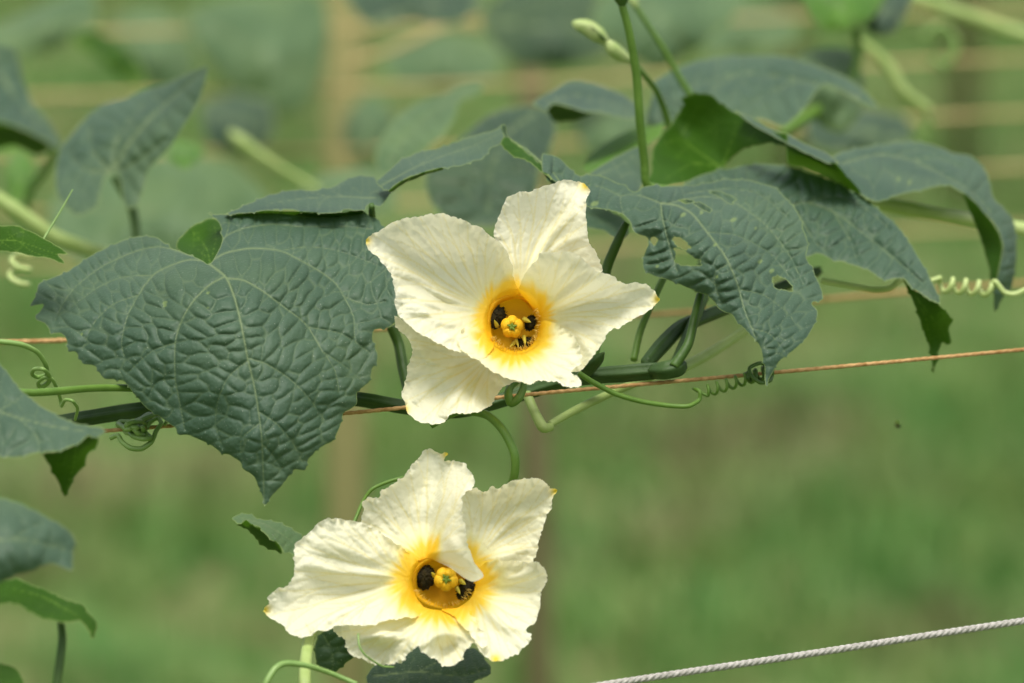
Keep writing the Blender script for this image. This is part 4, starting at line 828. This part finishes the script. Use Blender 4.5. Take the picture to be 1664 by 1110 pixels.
stem('leaf_stalk', [(95,235,-420),(75,275,-420),(50,310,-420),(40,350,-420)], [9,9,9,9], M_STEM, 'short blurred green stalk below the leaf at the left edge')
stem('young_fruit', [(372,215,-620),(395,232,-620),(420,250,-620),(460,275,-620),(520,310,-620)], [8,15,11,8,8], M_STEMP, 'blurred pale green young fruit and stalk, left of the tan stake', 'young fruit')
stem('vine_shoot', [(1420,330,-180),(1440,333,-180),(1500,345,-180),(1560,355,-185),(1620,365,-190),(1700,378,-195)], [9,14,14,13,13,13], M_TENDP, 'pale hairy shoot running under the far right leaf to the right edge', bump=.10)
stem('vine_shoot', [(1385,60,-520),(1415,80,-520),(1445,110,-520),(1468,150,-520),(1510,180,-520)], [10,11,14,14,12], M_STEMP, 'blurred pale shoot curving down at the upper right')
stem('vine_shoot', [(1470,-10,-700),(1540,15,-700),(1600,35,-700),(1700,70,-700)], [16,16,16,16], M_STEMP, 'wide blurred pale shoot crossing the top right corner')
stem('vine_shoot', [(1390,45,-450),(1394,90,-450),(1375,150,-440),(1310,190,-420),(1270,215,-400)], [9,10,12,12,9], M_STEM, 'blurred green shoot behind the broad soft-focus leaf, hanging from the vivid green leaf')
stem('leaf_stalk', [(505,1180,60),(495,1110,58),(500,1050,40),(520,1000,20),(600,960,5)], [9,10,10,10,9], M_STEMP, 'pale ridged stalk under the bottom flower, leaving the lower edge', ridges=4, ramp=.12)
stem('tendril', [(425,1150,70),(432,1112,70),(448,1086,68),(466,1078,66),(500,1082,64),(540,1095,60),(580,1112,60)], [5.5,5.5,5,5,4.5,4,4], M_TEND, 'thin arched tendril looping over the stalk at the bottom edge', 'tendril')
stem('tendril', [(560,880,10),(577,845,4),(590,815,2),(606,794,2),(640,780,0),(690,770,0)], [3,3,3,3,3,3], M_STEM, 'hair-thin green tendril rising behind the left of the bottom flower', 'tendril')
stem('tendril', [(582,1030,52),(584,1050,54),(595,1066,54),(620,1082,50),(640,1084,48)], [1.6,1.6,1.6,1.6,1.4], M_TEND, 'tiny dark thread-like tendril on the underside petal of the bottom flower', 'tendril')
stem('leaf_stalk', [(20,632,30),(45,638,28),(90,636,20),(150,631,5),(215,631,-8),(330,640,-24)], [4,6,6.5,6,6,6], M_STEM, 'thin green stalk running left from the big leaf, above the main stem')
stem('tendril', [(70,390,-40),(85,365,-42),(100,340,-44),(118,308,-46)], [2,2,1.6,1], M_TEND, 'thin straight tendril tip above the small dark leaf at the left edge', 'tendril')
# coil at left
stem('tendril', [(-40,552,20),(0,555,20),(35,560,18),(60,572,14),(74,592,10),(76,608,6),(62,613,4),(52,608,6),(56,600,10),(70,600,12),(80,610,8),(78,622,4),(66,629,2),(62,622,4),(72,614,8),(84,616,6),(91,628,2),(98,648,-4),(100,660,-4),(106,650,0),(118,652,2),(126,664,-2),(122,682,-8)],
  [4.5,4.5,4.5,4,4,3.5,3.5,3.5,3.2,3.5,3.6,4,4.5,3,3,3,3,3,2.8,2.8,2.8,2.8,2.5], M_TEND, 'curly green tendril corkscrewing down at the left edge below the twine', 'tendril', step=1.5)
# tangled ball of tendril
pts = []; rb = random.Random(4)
for i in range(62):
    t = i/61; th = t*2*math.pi*6.3; r = 10+7*math.sin(t*9)
    pts.append((222+t*16-8+(r+7)*math.cos(th)+4*math.sin(3.1*th), 693+9*math.sin(t*5)+r*.8*math.sin(th*1.13), -22+8*math.cos(th*.9)))
V1 = tube(pts, [4.3]*len(pts), 8, step=1.5)
V2 = tube([(180,712,-22),(192,708,-20),(198,718,-18),(212,728,-16),(230,729,-16),(246,718,-16),(254,700,-18),(262,688,-20),(256,680,-22),(244,686,-20),(240,696,-18)], [4,3.8,4.2,4.5,4.5,4.2,3.8,3.6,3.4,3.2,3], 8, step=1.5)
V3 = tube([(268,690,-22),(272,680,-24),(262,676,-26),(240,682,-30)], [3,3.2,3.2,3], 8, step=1.5)
V, F = join([V1, V2, V3]); tag(build('tendril', V, F, M_TEND, org=P(222,690,-25)), 'tangled knot of coiled green tendril hanging from the main stem under the big leaf', 'tendril')
# tendril to the right of the flower that wraps the twine
hx = helix((1146,636,-26),(1236,608,-30), 9, 6, ph=.5)
stem('tendril', [(940,606,-14),(965,622,-16),(1000,640,-18),(1040,652,-20),(1085,659,-22),(1118,660,-22),(1136,650,-24),(1137,636,-24),(1128,632,-26)]+hx,
   [4.6,4.6,4.4,4.2,4,3.8,3.5,3.2,3]+[2.6]*len(hx), M_STEM, 'long green tendril reaching right from the main stem and twisting round the orange twine', 'tendril', step=1.8)
hx = helix((1212,613,-28),(1258,603,-32), 7, 3.6, grow=1.7, ph=1)+[(1252,618,-26),(1236,622,-24),(1222,612,-24),(1218,598,-26),(1236,590,-28),(1252,596,-30)]
stem('tendril', hx, [3.2]*len(hx), M_STEMD, 'dark coil of tendril wrapped on the twine behind the tip of the insect-holed leaf', 'tendril', step=1.8)
hx = helix((1525,462,-110),(1610,470,-110), 11, 4, ph=2.8)
stem('tendril', [(1335,456,-100),(1380,464,-100),(1420,471,-100),(1448,468,-98),(1462,456,-98),(1485,450,-100),(1510,456,-108)]+hx+[(1618,458,-108),(1632,475,-108),(1650,478,-108),(1680,466,-108),(1720,470,-108)],
   [5.5,5.5,5.5,5.5,5.5,4,4]+[4.6]*len(hx)+[4.6,4.6,4.6,4.6,4.4], M_TENDP, 'pale spiral tendril stretched like a spring to the right edge', 'tendril', step=2)
stem('tendril', helix((38,400,-200),(30,460,-200), 16, 2.5), 5, M_TENDP, 'blurred ring-shaped tendril at the left edge beneath the small dark leaf', 'tendril')
stem('tendril', [(1500,60,-750),(1530,40,-750),(1555,70,-750),(1540,105,-750),(1515,95,-750)], 8, M_TEND, 'blurred loop of tendril near the top right corner', 'tendril')
stem('tendril', [(1500,180,-520),(1512,200,-520),(1500,225,-520),(1490,210,-520),(1505,195,-520)], 5, M_TEND, 'small blurred curl at the end of the pale shoot, above the far right leaf', 'tendril')
stem('young_leaf_bud', [(950,612,-30),(958,596,-26),(972,584,-22),(982,572,-20)], [5,12,8,1], M_VINE, 'small dark green tuft of bracts right of the bottom of the central flower', 'bud', ridges=5, ramp=.25)
stem('dark_stalk', [(636,530,-60),(648,560,-60),(655,600,-56),(664,640,-50)], [9,9,9,8], M_STEMD, 'dark green stalk seen between the big leaf and the lower left petal')  # plain stalk in the mid green stem colour
bpy.data.objects['dark_stalk'].name = 'leaf_stalk'

root = empty('flying_insect', P(1460,692,-140), 'tiny dark insect hovering over the blurred grass at the right', 'insect')
V, F = tube([(1455,690,-140),(1459,692,-140),(1464,694,-140)], [2, 4, 1.5], 8, step=1); build('insect_body', V, F, M_DARK, root)
for sg in (-1, 1):
    a = np.array([(1459,691,-140),(1454,686,-140+6*sg),(1457,682,-140+9*sg),(1462,686,-140+6*sg)], float)
    build('wing', P(a[:, 0], a[:, 1], a[:, 2]), [(0,1,2,3)], M_TENDP, root)
# ======================================================= TWINE, ROPE, STAKES
def line3(pts, rad, m, name, label, cat, strands=2, twist=900, bump=.28, step=3, sides=10, group=None):
    V, F = tube(pts, rad, sides, strands=strands, twist=twist, bump=bump, step=step)
    o = build(name, V, F, m, org=P(*pts[0])); return tag(o, label, cat, group)
G = 'orange twines strung through the vine'
line3([(-1500,835,-60),(0,714,-30),(252,694,-26),(570,671,-22),(860,641,-22),(1240,607,-34),(1664,568,-60),(3000,440,-140)], 3.6, M_TWINE, 'twine', 'thin orange-brown twine running behind the central flower and under the vine', 'twine', step=1.6, twist=2400, group=G)
line3([(-1500,590,-60),(0,556,-90),(105,553,-95),(640,534,-150),(1100,508,-260),(1664,460,-400),(3000,380,-700)], 4.5, M_TWINE, 'twine', 'orange twine emerging at the left edge just above the curly tendril, behind the big leaf', 'twine', step=3, twist=2000, group=G)
G = 'tan twines of the blurred trellis behind'
for (y0, y1, y2, lab) in ((57,40,20,'topmost blurred tan twine, close under the top edge'),(158,135,94,'second blurred tan twine from the top'),(252,238,184,'third blurred tan twine from the top, passing through the tip of the heart-shaped leaf'),
                          (347,325,272,'fourth blurred tan twine from the top'),(433,410,368,'lowest blurred tan twine of the trellis behind')):
    line3([(-1664,2*y0-y1+20,-1200),(0,y0,-1200),(832,y1,-1200),(1664,y2,-1200),(3300,2*y2-y1,-1200)], 7.8, M_TWINEB, 'twine', lab, 'twine', step=14, strands=2, twist=300, bump=.15, group=G)
line3([(560,105,-1000),(640,80,-1000),(720,45,-1000),(850,15,-1000),(980,-30,-1000)], 9, M_TWINEB, 'twine', 'loose blurred tan cord sloping up from the tan stake to the top edge', 'twine', step=10, twist=300, bump=.15)
line3([(-700,1370,30),(400,1206,24),(1000,1110,20),(1300,1065,18),(1664,1009,16),(2600,870,10)], 6.1, M_ROPE, 'white_rope', 'taut white twisted rope crossing the bottom right corner', 'rope', strands=4, twist=3400, bump=.27, step=1.1, sides=30)
def stake(u, z, r, m, label, top=-500, lean=0):
    a = P(u, 555, z); y = float(a[1]); x = float(a[0])
    pts = [(x+lean*(1.6-h), y, h) for h in (1.85, 1.3, .9, .45, -.05)]
    n = 24; V, F = tube(pts, [r, r, r*1.02, r*1.03, r*1.03], 12, step=.012, space='w', bump=0)
    V = np.array(V); c = np.array([[x+lean*(1.6-q[2]), y, q[2]] for q in V]); k = 1+.06*np.exp(-(((V[:, 2] % .28)-.14)/.008)**2)
    V = c+(V-c)*k[:, None]
    tag(build('garden_stake', V, F, m, org=(x+lean*1.6, y, 0)), label, 'stake', 'upright stakes of the trellis behind')
stake(563, -1700, .0120, M_POST, 'upright pale tan blurred stake left of the flowers')
stake(845, -1900, .0095, M_POSTB, 'brown blurred stake behind the flowers, seen between them', lean=.012)
stake(1283, -9800, .026, M_POSTB, 'faint brown blurred stake above the broad soft-focus leaf at upper right')
stake(1560, -9800, .030, M_POSTB, 'brown blurred stake near the right edge')

# ======================================================= GROUND
m, n, out = mat('grassy_ground')
g = n.nodes.new('ShaderNodeNewGeometry')
c = mixc(n, mrange(n, noise(n, 2.3, 4, .6), .42, .62), (.080, .165, .032), (.185, .165, .066))
c = mixc(n, mrange(n, noise(n, 6.0, 3, .6), .45, .62), c, (.048, .145, .022))
c = mixc(n, mrange(n, noise(n, 60, 3, .6), .4, .7), c, (.10, .11, .04))
pr = n.nodes.new('ShaderNodeBsdfPrincipled'); n.links.new(c, pr.inputs['Base Color']); pr.inputs['Roughness'].default_value = .9; pr.inputs['Specular IOR Level'].default_value = .2
n.links.new(pr.outputs[0], out.inputs[0]); M_GROUND = m
me = bpy.data.meshes.new('ground'); gx = 60
xs = np.concatenate([[-900, -200, -60], np.linspace(-12, 12, gx), [60, 200, 900]]); ys = np.concatenate([[-300, -60], np.linspace(-10, 40, gx), [90, 300, 1500]])
V = [(x, y, .03*float(vn(x*.9, y*.9, 3)) if abs(x) < 13 and y < 41 else 0) for y in ys for x in xs]; nx = len(xs)
F = [(j*nx+i, j*nx+i+1, (j+1)*nx+i+1, (j+1)*nx+i) for j in range(len(ys)-1) for i in range(nx-1)]
me.from_pydata(V, [], F); me.polygons.foreach_set('use_smooth', [True]*len(F)); me.materials.append(M_GROUND)
o = bpy.data.objects.new('ground', me); COL.objects.link(o); tag(o, 'grassy ground with bare brown patches', None, kind='structure')
# grass tufts
m, n, out = mat('grass_blades')
c = mixc(n, mrange(n, noise(n, 3.5, 3, .6), .40, .60), (.055, .19, .026), (.16, .25, .055))
c = mixc(n, mrange(n, noise(n, 1.7, 3, .6), .52, .62), c, (.20, .19, .08))
pr = n.nodes.new('ShaderNodeBsdfPrincipled'); n.links.new(c, pr.inputs['Base Color']); pr.inputs['Roughness'].default_value = .6
tr = n.nodes.new('ShaderNodeBsdfTranslucent'); n.links.new(c, tr.inputs['Color']); mx = n.nodes.new('ShaderNodeMixShader'); mx.inputs[0].default_value = .25
n.links.new(pr.outputs[0], mx.inputs[1]); n.links.new(tr.outputs[0], mx.inputs[2]); n.links.new(mx.outputs[0], out.inputs[0]); M_GRASS = m
N = 60000
gy = rng.uniform(4.5, 19, N); gxx = rng.uniform(-1, 1, N)*(gy*.16+.5)
dens = 0+vn(gxx*2.2, gy*2.2, 40)+.6*vn(gxx*6, gy*6, 41); keep = dens > rng.uniform(-1.0, .5, N)
gy, gxx = gy[keep], gxx[keep]; N = len(gy)
ang = rng.uniform(0, 2*math.pi, N); H = rng.uniform(.03, .10, N); Wd = rng.uniform(.003, .007, N); bend = rng.uniform(.2, .8, N)
ca, sa = np.cos(ang), np.sin(ang); z0 = .03*vn(gxx*.9, gy*.9, 3)
b1 = np.stack([gxx-sa*Wd, gy+ca*Wd, z0-.005], 1); b2 = np.stack([gxx+sa*Wd, gy-ca*Wd, z0-.005], 1)
m1 = np.stack([gxx-sa*Wd*.8+ca*H*bend*.3, gy+ca*Wd*.8+sa*H*bend*.3, z0+H*.6], 1); m2 = np.stack([gxx+sa*Wd*.8+ca*H*bend*.3, gy-ca*Wd*.8+sa*H*bend*.3, z0+H*.6], 1)
tp = np.stack([gxx+ca*H*bend, gy+sa*H*bend, z0+H*(1-.25*bend)], 1)
V = np.stack([b1, b2, m1, m2, tp], 1).reshape(-1, 3); i5 = np.arange(N)*5
F = [(a, a+1, a+3, a+2) for a in i5.tolist()]+[(a+2, a+3, a+4) for a in i5.tolist()]
o = build('grass', V, F, M_GRASS, org=(0, 10, 0), smooth=False); tag(o, 'short grass covering the ground far behind the vine', 'grass', kind='stuff')
